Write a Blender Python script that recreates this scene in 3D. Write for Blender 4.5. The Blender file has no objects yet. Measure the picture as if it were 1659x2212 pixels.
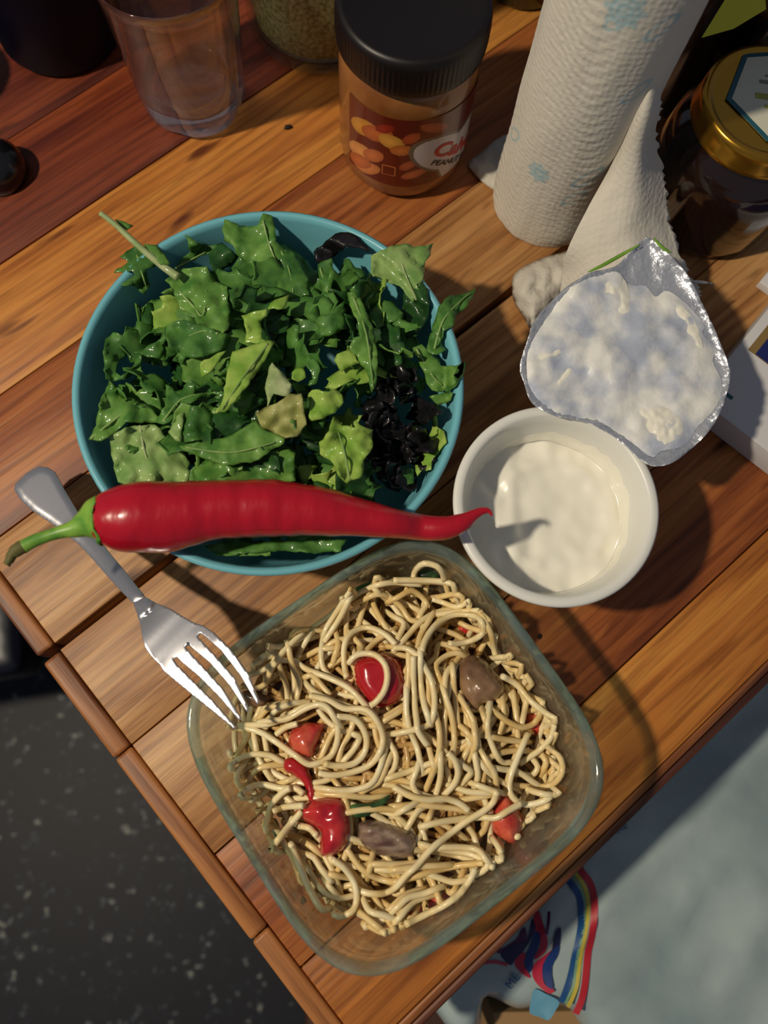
import bpy, bmesh, math, random
import numpy as np
from mathutils import Vector, Matrix, noise
from mathutils.geometry import delaunay_2d_cdt

sc = bpy.context.scene
COL = sc.collection
rnd = random.Random(7)

# ------------------------------------------------------------------ camera
FPX, CAMH = 1700.0, 0.42
IMW, IMH = 1659, 2212
_d = Vector((-70, -415, -FPX)).normalized()
_ez = -_d
_ex = (Vector((1, 0, 0)) - _ez * _ez.x).normalized()
_ey = _ez.cross(_ex)
ROT = Matrix((_ex, _ey, _ez))                      # camera -> world
cd = bpy.data.cameras.new('camera')
cam = bpy.data.objects.new('camera', cd)
COL.objects.link(cam)
cam.matrix_world = Matrix.Translation((0, 0, CAMH)) @ ROT.to_4x4()
cd.sensor_fit = 'VERTICAL'
cd.sensor_height = 36
cd.lens = 36 * FPX / IMH
cd.clip_start = 0.01
cd.clip_end = 20
cd.dof.use_dof = True
cd.dof.focus_distance = 0.40
cd.dof.aperture_fstop = 6.0
sc.camera = cam

# ------------------------------------------------------------------ world, light, exposure
w = bpy.data.worlds.new('world')
sc.world = w
w.use_nodes = True
w.node_tree.nodes['Background'].inputs[0].default_value = (0.62, 0.68, 0.85, 1)
w.node_tree.nodes['Background'].inputs[1].default_value = 0.16
ld = bpy.data.lights.new('ceiling_bulb', 'POINT')
ld.energy = 72
ld.color = (1.0, 0.87, 0.68)
ld.shadow_soft_size = 0.035
lo = bpy.data.objects.new('ceiling_bulb', ld)
lo.location = (-0.86, -0.06, 1.22)
COL.objects.link(lo)
sc.view_settings.view_transform = 'Standard'
sc.view_settings.look = 'None'
sc.view_settings.gamma = 1
sc.view_settings.exposure = 0.0
sc.view_settings.use_curve_mapping = False
sc.cycles.max_bounces = 10
sc.cycles.transparent_max_bounces = 12
sc.cycles.transmission_bounces = 8

# ------------------------------------------------------------------ helpers
def lin(c):
    return tuple(((v / 255) / 12.92 if v <= 10 else (((v / 255) + 0.055) / 1.055) ** 2.4) for v in c) + (1,)

def P(px, py, z=0.0):
    """point of the photographed place at height z seen at a pixel of the photograph"""
    r = ROT @ Vector((px - IMW / 2, -(py - IMH / 2), -FPX))
    return Vector((0, 0, CAMH)) + r * ((z - CAMH) / r.z)

def proj(v):
    q = ROT.transposed() @ (Vector(v) - Vector((0, 0, CAMH)))
    return (IMW / 2 - FPX * q.x / q.z, IMH / 2 + FPX * q.y / q.z)

def cyl_hit(px, py, cx, cy, r):
    d = (ROT @ Vector((px - IMW / 2, -(py - IMH / 2), -FPX))).normalized()
    a = d.x ** 2 + d.y ** 2
    b = -2 * (d.x * cx + d.y * cy)
    c = cx * cx + cy * cy - r * r
    q = max(b * b - 4 * a * c, 0)
    t = (-b - math.sqrt(q)) / (2 * a)
    p = Vector((0, 0, CAMH)) + d * t
    return math.atan2(p.y - cy, p.x - cx), p.z

def crop(x0, y0, s, pts):
    return [(x0 + p[0] * s, y0 + p[1] * s) for p in pts]

def tag(o, label=None, cat=None, group=None, kind=None):
    if label: o['label'] = label
    if cat: o['category'] = cat
    if group: o['group'] = group
    if kind: o['kind'] = kind
    return o

def empty(name, loc=(0, 0, 0), rz=0.0):
    o = bpy.data.objects.new(name, None)
    o.location = loc
    o.rotation_euler = (0, 0, rz)
    o.empty_display_size = 0.01
    COL.objects.link(o)
    return o

def mesh_obj(name, verts, faces, mat, parent=None, smooth=True, loc=None, rz=0.0):
    me = bpy.data.meshes.new(name)
    me.from_pydata([tuple(v) for v in verts], [], faces)
    me.validate()
    if smooth:
        me.polygons.foreach_set('use_smooth', [True] * len(me.polygons))
    if mat: me.materials.append(mat)
    o = bpy.data.objects.new(name, me)
    COL.objects.link(o)
    if loc: o.location = loc
    o.rotation_euler = (0, 0, rz)
    if parent: o.parent = parent
    return o

def fix_normals(o):
    bm = bmesh.new(); bm.from_mesh(o.data)
    bmesh.ops.recalc_face_normals(bm, faces=bm.faces)
    bm.to_mesh(o.data); bm.free()
    return o

def catmull(pts, n, closed=False):
    pts = [Vector(p) for p in pts]
    if len(pts) == 2: pts = [pts[0], (pts[0] + pts[1]) / 2, pts[1]]
    m = len(pts)
    out = []
    segs = m if closed else m - 1
    for k in range(n if closed else n + 1):
        t = k / n * segs
        i = min(int(t), segs - 1)
        u = t - i
        g = (lambda j: pts[j % m]) if closed else (lambda j: pts[max(0, min(m - 1, j))])
        p0, p1, p2, p3 = g(i - 1), g(i), g(i + 1), g(i + 2)
        out.append(0.5 * ((2 * p1) + (p2 - p0) * u + (2 * p0 - 5 * p1 + 4 * p2 - p3) * u * u + (3 * p1 - p0 - 3 * p2 + p3) * u ** 3))
    return out

def tube_data(path, rad, seg=8, caps=True, squash=1.0):
    verts, faces = [], []
    n = len(path)
    up = Vector((0, 0, 1))
    for i, p in enumerate(path):
        t = (path[min(i + 1, n - 1)] - path[max(i - 1, 0)])
        if t.length < 1e-9: t = Vector((1, 0, 0))
        t.normalize()
        side = t.cross(up)
        if side.length < 0.05: side = t.cross(Vector((0, 1, 0)))
        side.normalize()
        nn = side.cross(t).normalized()
        r = rad[i] if hasattr(rad, '__len__') else rad
        for k in range(seg):
            a = 2 * math.pi * k / seg
            verts.append(p + side * (math.cos(a) * r) + nn * (math.sin(a) * r * squash))
    for i in range(n - 1):
        for k in range(seg):
            a, b = i * seg + k, i * seg + (k + 1) % seg
            faces.append((a, b, b + seg, a + seg))
    if caps:
        faces.append(tuple(range(seg))[::-1])
        faces.append(tuple((n - 1) * seg + k for k in range(seg)))
    return verts, faces

def tube(name, path, rad, mat, parent=None, seg=8, squash=1.0):
    v, f = tube_data(path, rad, seg, True, squash)
    return mesh_obj(name, v, f, mat, parent)

def lathe(name, prof, mat, parent=None, loc=(0, 0, 0), seg=64, fn=None, close=False):
    verts, faces = [], []
    m = len(prof)
    for i, (r, z) in enumerate(prof):
        for k in range(seg):
            a = 2 * math.pi * k / seg
            rr, zz = (r, z) if fn is None else fn(r, z, a)
            verts.append((rr * math.cos(a), rr * math.sin(a), zz))
    for i in range(m if close else m - 1):
        j = (i + 1) % m
        for k in range(seg):
            b = (k + 1) % seg
            faces.append((i * seg + k, i * seg + b, j * seg + b, j * seg + k))
    if not close:
        if prof[0][0] > 1e-5: faces.append(tuple(range(seg))[::-1])
        if prof[-1][0] > 1e-5: faces.append(tuple((m - 1) * seg + k for k in range(seg)))
    o = mesh_obj(name, verts, faces, mat, parent, loc=loc)
    bm = bmesh.new(); bm.from_mesh(o.data)
    bmesh.ops.remove_doubles(bm, verts=bm.verts, dist=1e-7)
    bmesh.ops.recalc_face_normals(bm, faces=bm.faces)
    bm.to_mesh(o.data); bm.free()
    return o

def box(name, lo_, hi, mat, parent=None, bev=0.0, seg=2):
    bm = bmesh.new()
    bmesh.ops.create_cube(bm, size=1)
    for v in bm.verts:
        v.co = Vector([(lo_[i] + hi[i]) / 2 + v.co[i] * (hi[i] - lo_[i]) for i in range(3)])
    if bev > 0:
        bmesh.ops.bevel(bm, geom=list(bm.edges), offset=bev, segments=seg, affect='EDGES', profile=0.6)
    me = bpy.data.meshes.new(name); bm.to_mesh(me); bm.free()
    for p in me.polygons: p.use_smooth = bev > 0
    me.materials.append(mat)
    o = bpy.data.objects.new(name, me); COL.objects.link(o)
    if parent: o.parent = parent
    return o

def grow(name, pts2, zfn, mat, parent=None, step=9, thick=0.0005, xy=False, jitter=0.0, edge=None):
    """thin or lumpy sheet: outline in photograph pixels (or world xy), height from zfn(u, v, d) with d = distance to the edge"""
    o2 = [Vector(p) for p in pts2]
    e = edge or step
    poly = []
    m = len(o2)
    for i in range(m):
        a, b = o2[i], o2[(i + 1) % m]
        k = max(1, int((b - a).length / e))
        for j in range(k):
            q = a.lerp(b, j / k)
            if jitter and j: q = q + Vector((rnd.uniform(-1, 1), rnd.uniform(-1, 1))) * jitter
            poly.append(q)
    arr = np.array([(p.x, p.y) for p in poly])
    nx, ny = np.roll(arr, -1, 0)[:, 0], np.roll(arr, -1, 0)[:, 1]
    def inside(x, y):
        c = ((arr[:, 1] > y) != (ny > y)) & (x < (nx - arr[:, 0]) * (y - arr[:, 1]) / (ny - arr[:, 1] + 1e-12) + arr[:, 0])
        return c.sum() % 2 == 1
    def dist(x, y):
        ax, ay = arr[:, 0], arr[:, 1]
        dx, dy = nx - ax, ny - ay
        t = np.clip(((x - ax) * dx + (y - ay) * dy) / (dx * dx + dy * dy + 1e-12), 0, 1)
        return float(np.sqrt((ax + t * dx - x) ** 2 + (ay + t * dy - y) ** 2).min())
    pts = list(poly)
    x0, y0 = arr.min(0); x1, y1 = arr.max(0)
    row = 0
    y = y0
    while y < y1:
        x = x0 + (step / 2 if row % 2 else 0)
        while x < x1:
            if inside(x, y) and dist(x, y) > step * 0.45:
                pts.append(Vector((x, y)))
            x += step
        y += step * 0.87
        row += 1
    n0 = len(poly)
    res = delaunay_2d_cdt(pts, [], [list(range(n0))], 1, 1e-7 if xy else 1e-4)
    vs, fs = res[0], res[2]
    out = []
    for v in vs:
        z = zfn(v.x, v.y, dist(v.x, v.y))
        out.append(Vector((v.x, v.y, z)) if xy else P(v.x, v.y, z))
    o = mesh_obj(name, out, fs, mat, parent)
    fix_normals(o)
    up = sum(p.normal.z for p in o.data.polygons)
    if up < 0: o.data.flip_normals()
    if thick:
        md = o.modifiers.new('thickness', 'SOLIDIFY'); md.thickness = thick; md.offset = -1
    return o

def grid_surface(rows, nu, nv):
    """rows of (px, py, z) control points -> dense grid of world points"""
    R = [catmull([P(*p) for p in r], nu) for r in rows]
    cols = [catmull([r[i] for r in R], nv) for i in range(nu + 1)]
    verts = [cols[i][j] for j in range(nv + 1) for i in range(nu + 1)]
    faces = [(j * (nu + 1) + i, j * (nu + 1) + i + 1, (j + 1) * (nu + 1) + i + 1, (j + 1) * (nu + 1) + i) for j in range(nv) for i in range(nu)]
    return verts, faces

def nz(x, y, z=0.0, s=1.0):
    return noise.noise(Vector((x * s, y * s, z)))

# ------------------------------------------------------------------ materials
def mat(name, col, rough=0.5, metal=0.0, spec=0.5, coat=0.0, sss=0.0, trans=0.0, ior=1.45):
    m = bpy.data.materials.new(name); m.use_nodes = True
    b = m.node_tree.nodes['Principled BSDF']
    b.inputs['Base Color'].default_value = lin(col)
    b.inputs['Roughness'].default_value = rough
    b.inputs['Metallic'].default_value = metal
    b.inputs['Specular IOR Level'].default_value = spec
    b.inputs['Coat Weight'].default_value = coat
    b.inputs['Coat Roughness'].default_value = 0.08
    b.inputs['IOR'].default_value = ior
    if sss:
        b.inputs['Subsurface Weight'].default_value = sss
        b.inputs['Subsurface Radius'].default_value = (0.004, 0.003, 0.002)
        b.inputs['Subsurface Scale'].default_value = 1
    b.inputs['Transmission Weight'].default_value = trans
    return m

def nodes(m): return m.node_tree.nodes, m.node_tree.links, m.node_tree.nodes['Principled BSDF']

def vary(m, c1, c2, scale, detail=4, stretch=None, pos=(0.35, 0.65), coord='Object', rough=None, c3=None, dist=0.0):
    """procedural colour variation between two or three colours"""
    N, L, b = nodes(m)
    tc = N.new('ShaderNodeTexCoord'); mp = N.new('ShaderNodeMapping')
    if stretch: mp.inputs['Scale'].default_value = stretch
    n = N.new('ShaderNodeTexNoise'); n.inputs['Scale'].default_value = scale; n.inputs['Detail'].default_value = detail
    n.inputs['Distortion'].default_value = dist
    r = N.new('ShaderNodeValToRGB')
    r.color_ramp.elements[0].position = pos[0]; r.color_ramp.elements[0].color = lin(c1)
    r.color_ramp.elements[1].position = pos[1]; r.color_ramp.elements[1].color = lin(c2)
    if c3:
        e = r.color_ramp.elements.new((pos[0] + pos[1]) / 2); e.color = lin(c3)
    L.new(tc.outputs[coord], mp.inputs[0]); L.new(mp.outputs[0], n.inputs[0]); L.new(n.outputs[0], r.inputs[0]); L.new(r.outputs[0], b.inputs['Base Color'])
    return m

def bump(m, scale, strength, dist=0.001, detail=3, stretch=None, kind='noise', coord='Object'):
    N, L, b = nodes(m)
    tc = N.new('ShaderNodeTexCoord'); mp = N.new('ShaderNodeMapping')
    if stretch: mp.inputs['Scale'].default_value = stretch
    if kind == 'noise':
        n = N.new('ShaderNodeTexNoise'); n.inputs['Detail'].default_value = detail
    else:
        n = N.new('ShaderNodeTexVoronoi'); n.feature = 'SMOOTH_F1'
    n.inputs['Scale'].default_value = scale
    bp = N.new('ShaderNodeBump'); bp.inputs['Strength'].default_value = strength; bp.inputs['Distance'].default_value = dist
    L.new(tc.outputs[coord], mp.inputs[0]); L.new(mp.outputs[0], n.inputs[0]); L.new(n.outputs[0], bp.inputs['Height'])
    L.new(bp.outputs[0], b.inputs['Normal'])
    return m

def wood(name, dark, mid, light, seed, rough=0.46, across=False):
    m = mat(name, mid, rough, spec=0.38)
    N, L, b = nodes(m)
    tc = N.new('ShaderNodeTexCoord')
    oi = N.new('ShaderNodeObjectInfo')
    cm = N.new('ShaderNodeCombineXYZ')
    ml = N.new('ShaderNodeMath'); ml.operation = 'MULTIPLY'; ml.inputs[1].default_value = 3.7 + seed
    L.new(oi.outputs['Random'], ml.inputs[0])
    L.new(ml.outputs[0], cm.inputs[0]); L.new(ml.outputs[0], cm.inputs[1])
    ad = N.new('ShaderNodeVectorMath'); ad.operation = 'ADD'
    L.new(tc.outputs['Object'], ad.inputs[0]); L.new(cm.outputs[0], ad.inputs[1])
    def layer(sx, sy, scale, detail, dist):
        mp = N.new('ShaderNodeMapping'); mp.inputs['Scale'].default_value = (sy, sx, sy) if across else (sx, sy, sy)
        n = N.new('ShaderNodeTexNoise'); n.inputs['Scale'].default_value = scale; n.inputs['Detail'].default_value = detail
        n.inputs['Distortion'].default_value = dist
        L.new(ad.outputs[0], mp.inputs[0]); L.new(mp.outputs[0], n.inputs[0])
        return n
    a = layer(3, 32, 1.4, 3, 0.8)        # broad figure
    c = layer(9, 190, 1.6, 5, 0.35)      # fine pores
    e = layer(14, 60, 1.0, 2, 0.2)       # short dark flecks
    r = N.new('ShaderNodeValToRGB')
    cr = r.color_ramp
    cr.elements[0].position = 0.27; cr.elements[0].color = lin(dark)
    cr.elements[1].position = 0.72; cr.elements[1].color = lin(light)
    q = cr.elements.new(0.47); q.color = lin(mid)
    L.new(a.outputs[0], r.inputs[0])
    r2 = N.new('ShaderNodeValToRGB')
    r2.color_ramp.elements[0].position = 0.36; r2.color_ramp.elements[0].color = (0.50, 0.42, 0.36, 1)
    r2.color_ramp.elements[1].position = 0.56; r2.color_ramp.elements[1].color = (1, 1, 1, 1)
    L.new(c.outputs[0], r2.inputs[0])
    mx = N.new('ShaderNodeMix'); mx.data_type = 'RGBA'; mx.blend_type = 'MULTIPLY'; mx.inputs[0].default_value = 0.75
    L.new(r.outputs[0], mx.inputs[6]); L.new(r2.outputs[0], mx.inputs[7])
    r3 = N.new('ShaderNodeValToRGB')
    r3.color_ramp.elements[0].position = 0.27; r3.color_ramp.elements[0].color = (0.25, 0.16, 0.12, 1)
    r3.color_ramp.elements[1].position = 0.36; r3.color_ramp.elements[1].color = (1, 1, 1, 1)
    L.new(e.outputs[0], r3.inputs[0])
    mx2 = N.new('ShaderNodeMix'); mx2.data_type = 'RGBA'; mx2.blend_type = 'MULTIPLY'; mx2.inputs[0].default_value = 1
    L.new(mx.outputs[2], mx2.inputs[6]); L.new(r3.outputs[0], mx2.inputs[7])
    L.new(mx2.outputs[2], b.inputs['Base Color'])
    bp = N.new('ShaderNodeBump'); bp.inputs['Strength'].default_value = 0.55; bp.inputs['Distance'].default_value = 0.0005
    L.new(c.outputs[0], bp.inputs['Height']); L.new(bp.outputs[0], b.inputs['Normal'])
    return m

def clear_glass(name, tint=(235, 245, 238), see=0.6, rough=0.02, film=None, film_w=0.0):
    """glass wall: part straight see-through, part refracting, fresnel reflection, optional greasy film"""
    m = bpy.data.materials.new(name); m.use_nodes = True
    N, L = m.node_tree.nodes, m.node_tree.links
    N.remove(N['Principled BSDF'])
    out = N['Material Output']
    tr = N.new('ShaderNodeBsdfTransparent'); tr.inputs[0].default_value = lin(tint)
    gl = N.new('ShaderNodeBsdfGlass'); gl.inputs['Color'].default_value = lin(tint); gl.inputs['Roughness'].default_value = rough; gl.inputs['IOR'].default_value = 1.47
    m1 = N.new('ShaderNodeMixShader'); m1.inputs[0].default_value = 1 - see
    L.new(tr.outputs[0], m1.inputs[1]); L.new(gl.outputs[0], m1.inputs[2])
    gs = N.new('ShaderNodeBsdfGlossy'); gs.inputs['Roughness'].default_value = max(rough, 0.05)
    fr = N.new('ShaderNodeFresnel'); fr.inputs['IOR'].default_value = 1.45
    m2 = N.new('ShaderNodeMixShader')
    ge = N.new('ShaderNodeNewGeometry'); iv = N.new('ShaderNodeMath'); iv.operation = 'SUBTRACT'; iv.inputs[0].default_value = 1
    mu = N.new('ShaderNodeMath'); mu.operation = 'MULTIPLY'       # the unrefracted part must not meet total reflection on its way out
    L.new(ge.outputs['Backfacing'], iv.inputs[1]); L.new(iv.outputs[0], mu.inputs[0]); L.new(fr.outputs[0], mu.inputs[1])
    L.new(mu.outputs[0], m2.inputs[0]); L.new(m1.outputs[0], m2.inputs[1]); L.new(gs.outputs[0], m2.inputs[2])
    last = m2
    if film:
        df = N.new('ShaderNodeBsdfDiffuse'); df.inputs[0].default_value = lin(film)
        n = N.new('ShaderNodeTexNoise'); n.inputs['Scale'].default_value = 55; n.inputs['Detail'].default_value = 4
        tc = N.new('ShaderNodeTexCoord'); L.new(tc.outputs['Object'], n.inputs[0])
        mr = N.new('ShaderNodeMapRange'); mr.inputs[1].default_value = 0.35; mr.inputs[2].default_value = 0.75
        mr.inputs[3].default_value = film_w * 0.5; mr.inputs[4].default_value = film_w * 1.6
        L.new(n.outputs[0], mr.inputs[0])
        m3 = N.new('ShaderNodeMixShader')
        L.new(mr.outputs[0], m3.inputs[0]); L.new(m2.outputs[0], m3.inputs[1]); L.new(df.outputs[0], m3.inputs[2])
        last = m3
    L.new(last.outputs[0], out.inputs[0])
    return m

# ================================================================== FLOOR
m_floor = mat('speckled_floor', (14, 18, 28), 0.55)
N, L, b = nodes(m_floor)
tc = N.new('ShaderNodeTexCoord')
v1 = N.new('ShaderNodeTexNoise'); v1.inputs['Scale'].default_value = 75; v1.inputs['Detail'].default_value = 5; v1.inputs['Roughness'].default_value = 0.6
r1 = N.new('ShaderNodeValToRGB')
r1.color_ramp.elements[0].position = 0.56; r1.color_ramp.elements[0].color = lin((5, 9, 24))
r1.color_ramp.elements[1].position = 0.74; r1.color_ramp.elements[1].color = lin((190, 192, 172))
e = r1.color_ramp.elements.new(0.62); e.color = lin((26, 38, 58))
v2 = N.new('ShaderNodeTexNoise'); v2.inputs['Scale'].default_value = 9; v2.inputs['Detail'].default_value = 2
mx = N.new('ShaderNodeMix'); mx.data_type = 'RGBA'; mx.blend_type = 'MULTIPLY'; mx.inputs[0].default_value = 0.5
L.new(tc.outputs['Object'], v1.inputs[0]); L.new(tc.outputs['Object'], v2.inputs[0])
L.new(v1.outputs[0], r1.inputs[0]); L.new(r1.outputs[0], mx.inputs[6]); L.new(v2.outputs[0], mx.inputs[7])
L.new(mx.outputs[2], b.inputs['Base Color'])
FZ = -0.74
o = mesh_obj('floor', [(-3, -3, FZ), (3, -3, FZ), (3, 3, FZ), (-3, 3, FZ)], [(0, 1, 2, 3)], m_floor, smooth=False)
tag(o, kind='structure')

# ================================================================== TABLE
TA = math.radians(40.5)
ca, sa = math.cos(TA), math.sin(TA)
def AB(a, b_, z=0.0): return Vector((a * ca - b_ * sa, a * sa + b_ * ca, z))
w_pale = wood('wood_pale', (112, 68, 36), (166, 116, 66), (200, 154, 98), 0.3)  # pale tan takes in part of the lamp's sheen over the left planks
w_mid = wood('wood_orange', (88, 40, 18), (146, 80, 38), (180, 114, 56), 1.1)
w_amber = wood('wood_amber', (120, 64, 24), (178, 110, 46), (202, 138, 62), 2.3)
w_red = wood('wood_redbrown', (58, 20, 12), (100, 40, 22), (134, 64, 32), 3.9)  # red-brown stain, darkened a little for the dimmer light at the rear
w_edge = wood('wood_edge', (60, 32, 30), (146, 90, 48), (190, 128, 70), 5.1)
w_side = wood('wood_edge_side', (66, 36, 32), (150, 94, 50), (186, 126, 70), 8.1, across=True)
w_edge_dark = wood('wood_edge_dark', (40, 22, 24), (92, 52, 36), (140, 86, 50), 6.1)
w_under = mat('wood_under', (40, 22, 14), 0.7)
table = empty('wooden_table', (0, 0, 0), TA)
tag(table, 'wooden dining table of wide orange-brown planks, corner in view, carrying all the dishes', 'table')
A1 = 0.78
plk = [(-0.1272, -0.0788, w_amber), (-0.0780, -0.0116, w_mid), (-0.0110, 0.0567, w_pale), (0.0573, 0.1193, w_pale),
       (0.1237, 0.1887, w_pale), (0.1893, 0.2560, w_mid), (0.2566, 0.3238, w_amber), (0.3246, 0.3915, w_red),
       (0.3921, 0.459, w_red), (0.4596, 0.527, w_mid), (0.5276, 0.595, w_red)]
for i, (b0, b1, m) in enumerate(plk):
    o = box('plank', (-0.0975, b0, -0.022), (A1, b1, rnd.uniform(-0.0003, 0.0)), m, table, 0.0006)
for b0, b1 in [(-0.1272, -0.0542), (-0.0538, 0.0568), (0.0572, 0.1193), (0.1237, 0.2560), (0.2566, 0.459), (0.4596, 0.595)]:
    o = box('edge_strip', (-0.1085, b0, -0.026), (-0.0980, b1, -0.0006), w_side, table, 0.0022, 3)
box('edge_strip', (-0.1085, -0.1318, -0.026), (A1, -0.1277, -0.0008), w_edge, table, 0.0012, 2)
box('edge_strip', (-0.1085, -0.1366, -0.026), (A1, -0.1322, -0.0022), w_edge_dark, table, 0.0020, 3)
box('support_rail', (-0.09, 0.100, -0.050), (A1 - 0.01, 0.143, -0.026), w_under, table)
for b0, b1 in [(-0.105, -0.085), (0.55, 0.57)]:
    box('apron', (-0.075, b0, -0.10), (A1 - 0.03, b1, -0.0225), w_under, table, 0.002)
for a0 in (-0.075, A1 - 0.05):
    box('apron', (a0, -0.085, -0.10), (a0 + 0.02, 0.55, -0.0225), w_under, table, 0.002)
for a0, b0 in [(-0.07, -0.10), (-0.07, 0.51), (A1 - 0.09, -0.10), (A1 - 0.09, 0.51)]:
    box('leg', (a0, b0, FZ), (a0 + 0.05, b0 + 0.05, -0.0225), w_under, table, 0.003)

m_crumb = mat('dark_crumb', (35, 24, 14), 0.8)
def crumb(px, py, z, size, label, m=m_crumb):
    c = P(px, py, z)
    bm = bmesh.new(); bmesh.ops.create_icosphere(bm, subdivisions=2, radius=1)
    s = size
    for v in bm.verts:
        k = 1 + 0.5 * noise.noise(v.co * 1.7 + Vector((px, py, 0)))
        v.co = Vector((v.co.x * s * 1.3 * k, v.co.y * s * 0.9 * k, v.co.z * s * 0.6 * k))
    me = bpy.data.meshes.new('crumb'); bm.to_mesh(me); bm.free(); me.materials.append(m)
    for p in me.polygons: p.use_smooth = True
    o = bpy.data.objects.new('crumb', me); o.location = (c.x, c.y, z + s * 0.35); o.rotation_euler = (0, 0, rnd.uniform(0, 3)); COL.objects.link(o)
    return tag(o, label, 'crumb')
crumb(622, 276, 0, 0.0019, 'small dark crumb lying alone on the plank right of the tumbler')
crumb(1165, 1245 + 130, 0, 0.0012, 'tiny dark crumb on the red-brown plank below the yoghurt cup')

# ================================================================== SALAD BOWL
BC = Vector((-0.0402, 0.1487, 0))
m_bowl = mat('turquoise_plastic', (108, 176, 188), 0.34, coat=0.15)
prof = [(0.0, 0.004), (0.040, 0.004), (0.058, 0.008), (0.073, 0.020), (0.082, 0.036), (0.0868, 0.056), (0.0885, 0.0665), (0.0895, 0.0690), (0.0912, 0.0697), (0.0927, 0.0688),
        (0.0927, 0.0668), (0.0905, 0.0655), (0.0893, 0.056), (0.0846, 0.036), (0.0757, 0.018), (0.060, 0.0055), (0.046, 0.003), (0.044, 0.0), (0.038, 0.0), (0.036, 0.002), (0.0, 0.002)]
bowl = lathe('salad_bowl', prof, m_bowl, loc=BC, seg=96)
tag(bowl, 'round turquoise plastic bowl filled with green salad', 'bowl')

# ---- leaves
def leafmat(name, c1, c2, rough=0.55):
    m = mat(name, c1, rough, coat=0.35, spec=0.3)
    vary(m, c1, c2, 110, 4, pos=(0.36, 0.66))
    N, L, b = nodes(m)
    b.inputs['Coat Roughness'].default_value = 0.09
    b.inputs['Subsurface Weight'].default_value = 0.0
    bump(m, 260, 0.35, 0.0005, 2)
    # light passes through a thin leaf
    tl = N.new('ShaderNodeBsdfTranslucent'); tl.inputs[0].default_value = lin(c2)
    ms = N.new('ShaderNodeMixShader'); ms.inputs[0].default_value = 0.18
    out = N['Material Output']
    L.new(b.outputs[0], ms.inputs[1]); L.new(tl.outputs[0], ms.inputs[2]); L.new(ms.outputs[0], out.inputs[0])
    return m
G = {
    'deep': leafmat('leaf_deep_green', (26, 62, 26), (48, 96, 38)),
    'green': leafmat('leaf_green', (54, 102, 42), (90, 140, 60)),
    'fresh': leafmat('leaf_fresh_green', (72, 122, 48), (116, 160, 72)),
    'lime': leafmat('leaf_lime', (124, 168, 60), (166, 194, 92)),
    'pale': leafmat('leaf_pale', (116, 156, 82), (156, 184, 112)),
    'olive': leafmat('leaf_olive', (138, 144, 72), (180, 180, 116)),
    'rib': leafmat('leaf_rib', (150, 172, 112), (186, 196, 146)),
    'black': leafmat('leaf_purple_black', (13, 14, 16), (34, 32, 34), 0.4),
}
A_, B_, C_, D_ = (180, 460, .2773), (600, 460, .2773), (180, 800, .2773), (600, 800, .2773)
def zmound(px, py):
    p = P(px, py, 0.07)
    r = (p.xy - BC.xy).length / 0.088
    return 0.0765 - 0.020 * min(r, 1.1) ** 2.5

def leaf(cr, pts, m, dz=0.0, ruf=0.0030, tilt=(0, 0), name='salad_leaf', label=None, z=None, group=None, rib=None, curl=0.0):
    q = crop(*cr, pts)
    cx = sum(p[0] for p in q) / len(q); cy = sum(p[1] for p in q) / len(q)
    z0 = (zmound(cx, cy) if z is None else z) + dz
    sd = rnd.uniform(0, 90)
    def zf(x, y, d):
        k = math.exp(-d / 14)
        zz = z0 + tilt[0] * (x - cx) / 60 * 0.01 + tilt[1] * (y - cy) / 60 * 0.01
        zz += ruf * (0.7 + 1.1 * k) * nz(x, y, sd, 1 / 34) + ruf * 0.40 * nz(x, y, sd + 9, 1 / 13) * (.5 + k) + curl * (1 - k)
        pp = P(x, y, zz)                              # stay above the bowl wall
        rr = (pp.xy - BC.xy).length
        if 0.078 < rr < 0.097: zz = max(zz, 0.071 - max(0, 0.0885 - rr) * 3.0)
        return zz
    o = grow(name, q, zf, G[m], None, 8, 0.0006, jitter=2.2, edge=9)
    tag(o, label, 'salad leaf', group)
    if rib:
        rp = crop(*cr, rib)
        path = catmull([P(x, y, zf(x, y, 20) + 0.0003) for x, y in rp], 16)
        tube('midrib', path, [0.0007 - 0.0004 * i / 16 for i in range(17)], {'deep': G['fresh'], 'green': G['pale'], 'fresh': G['pale'], 'lime': G['pale'], 'pale': G['rib']}[m], o, 6)
    return o

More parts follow.
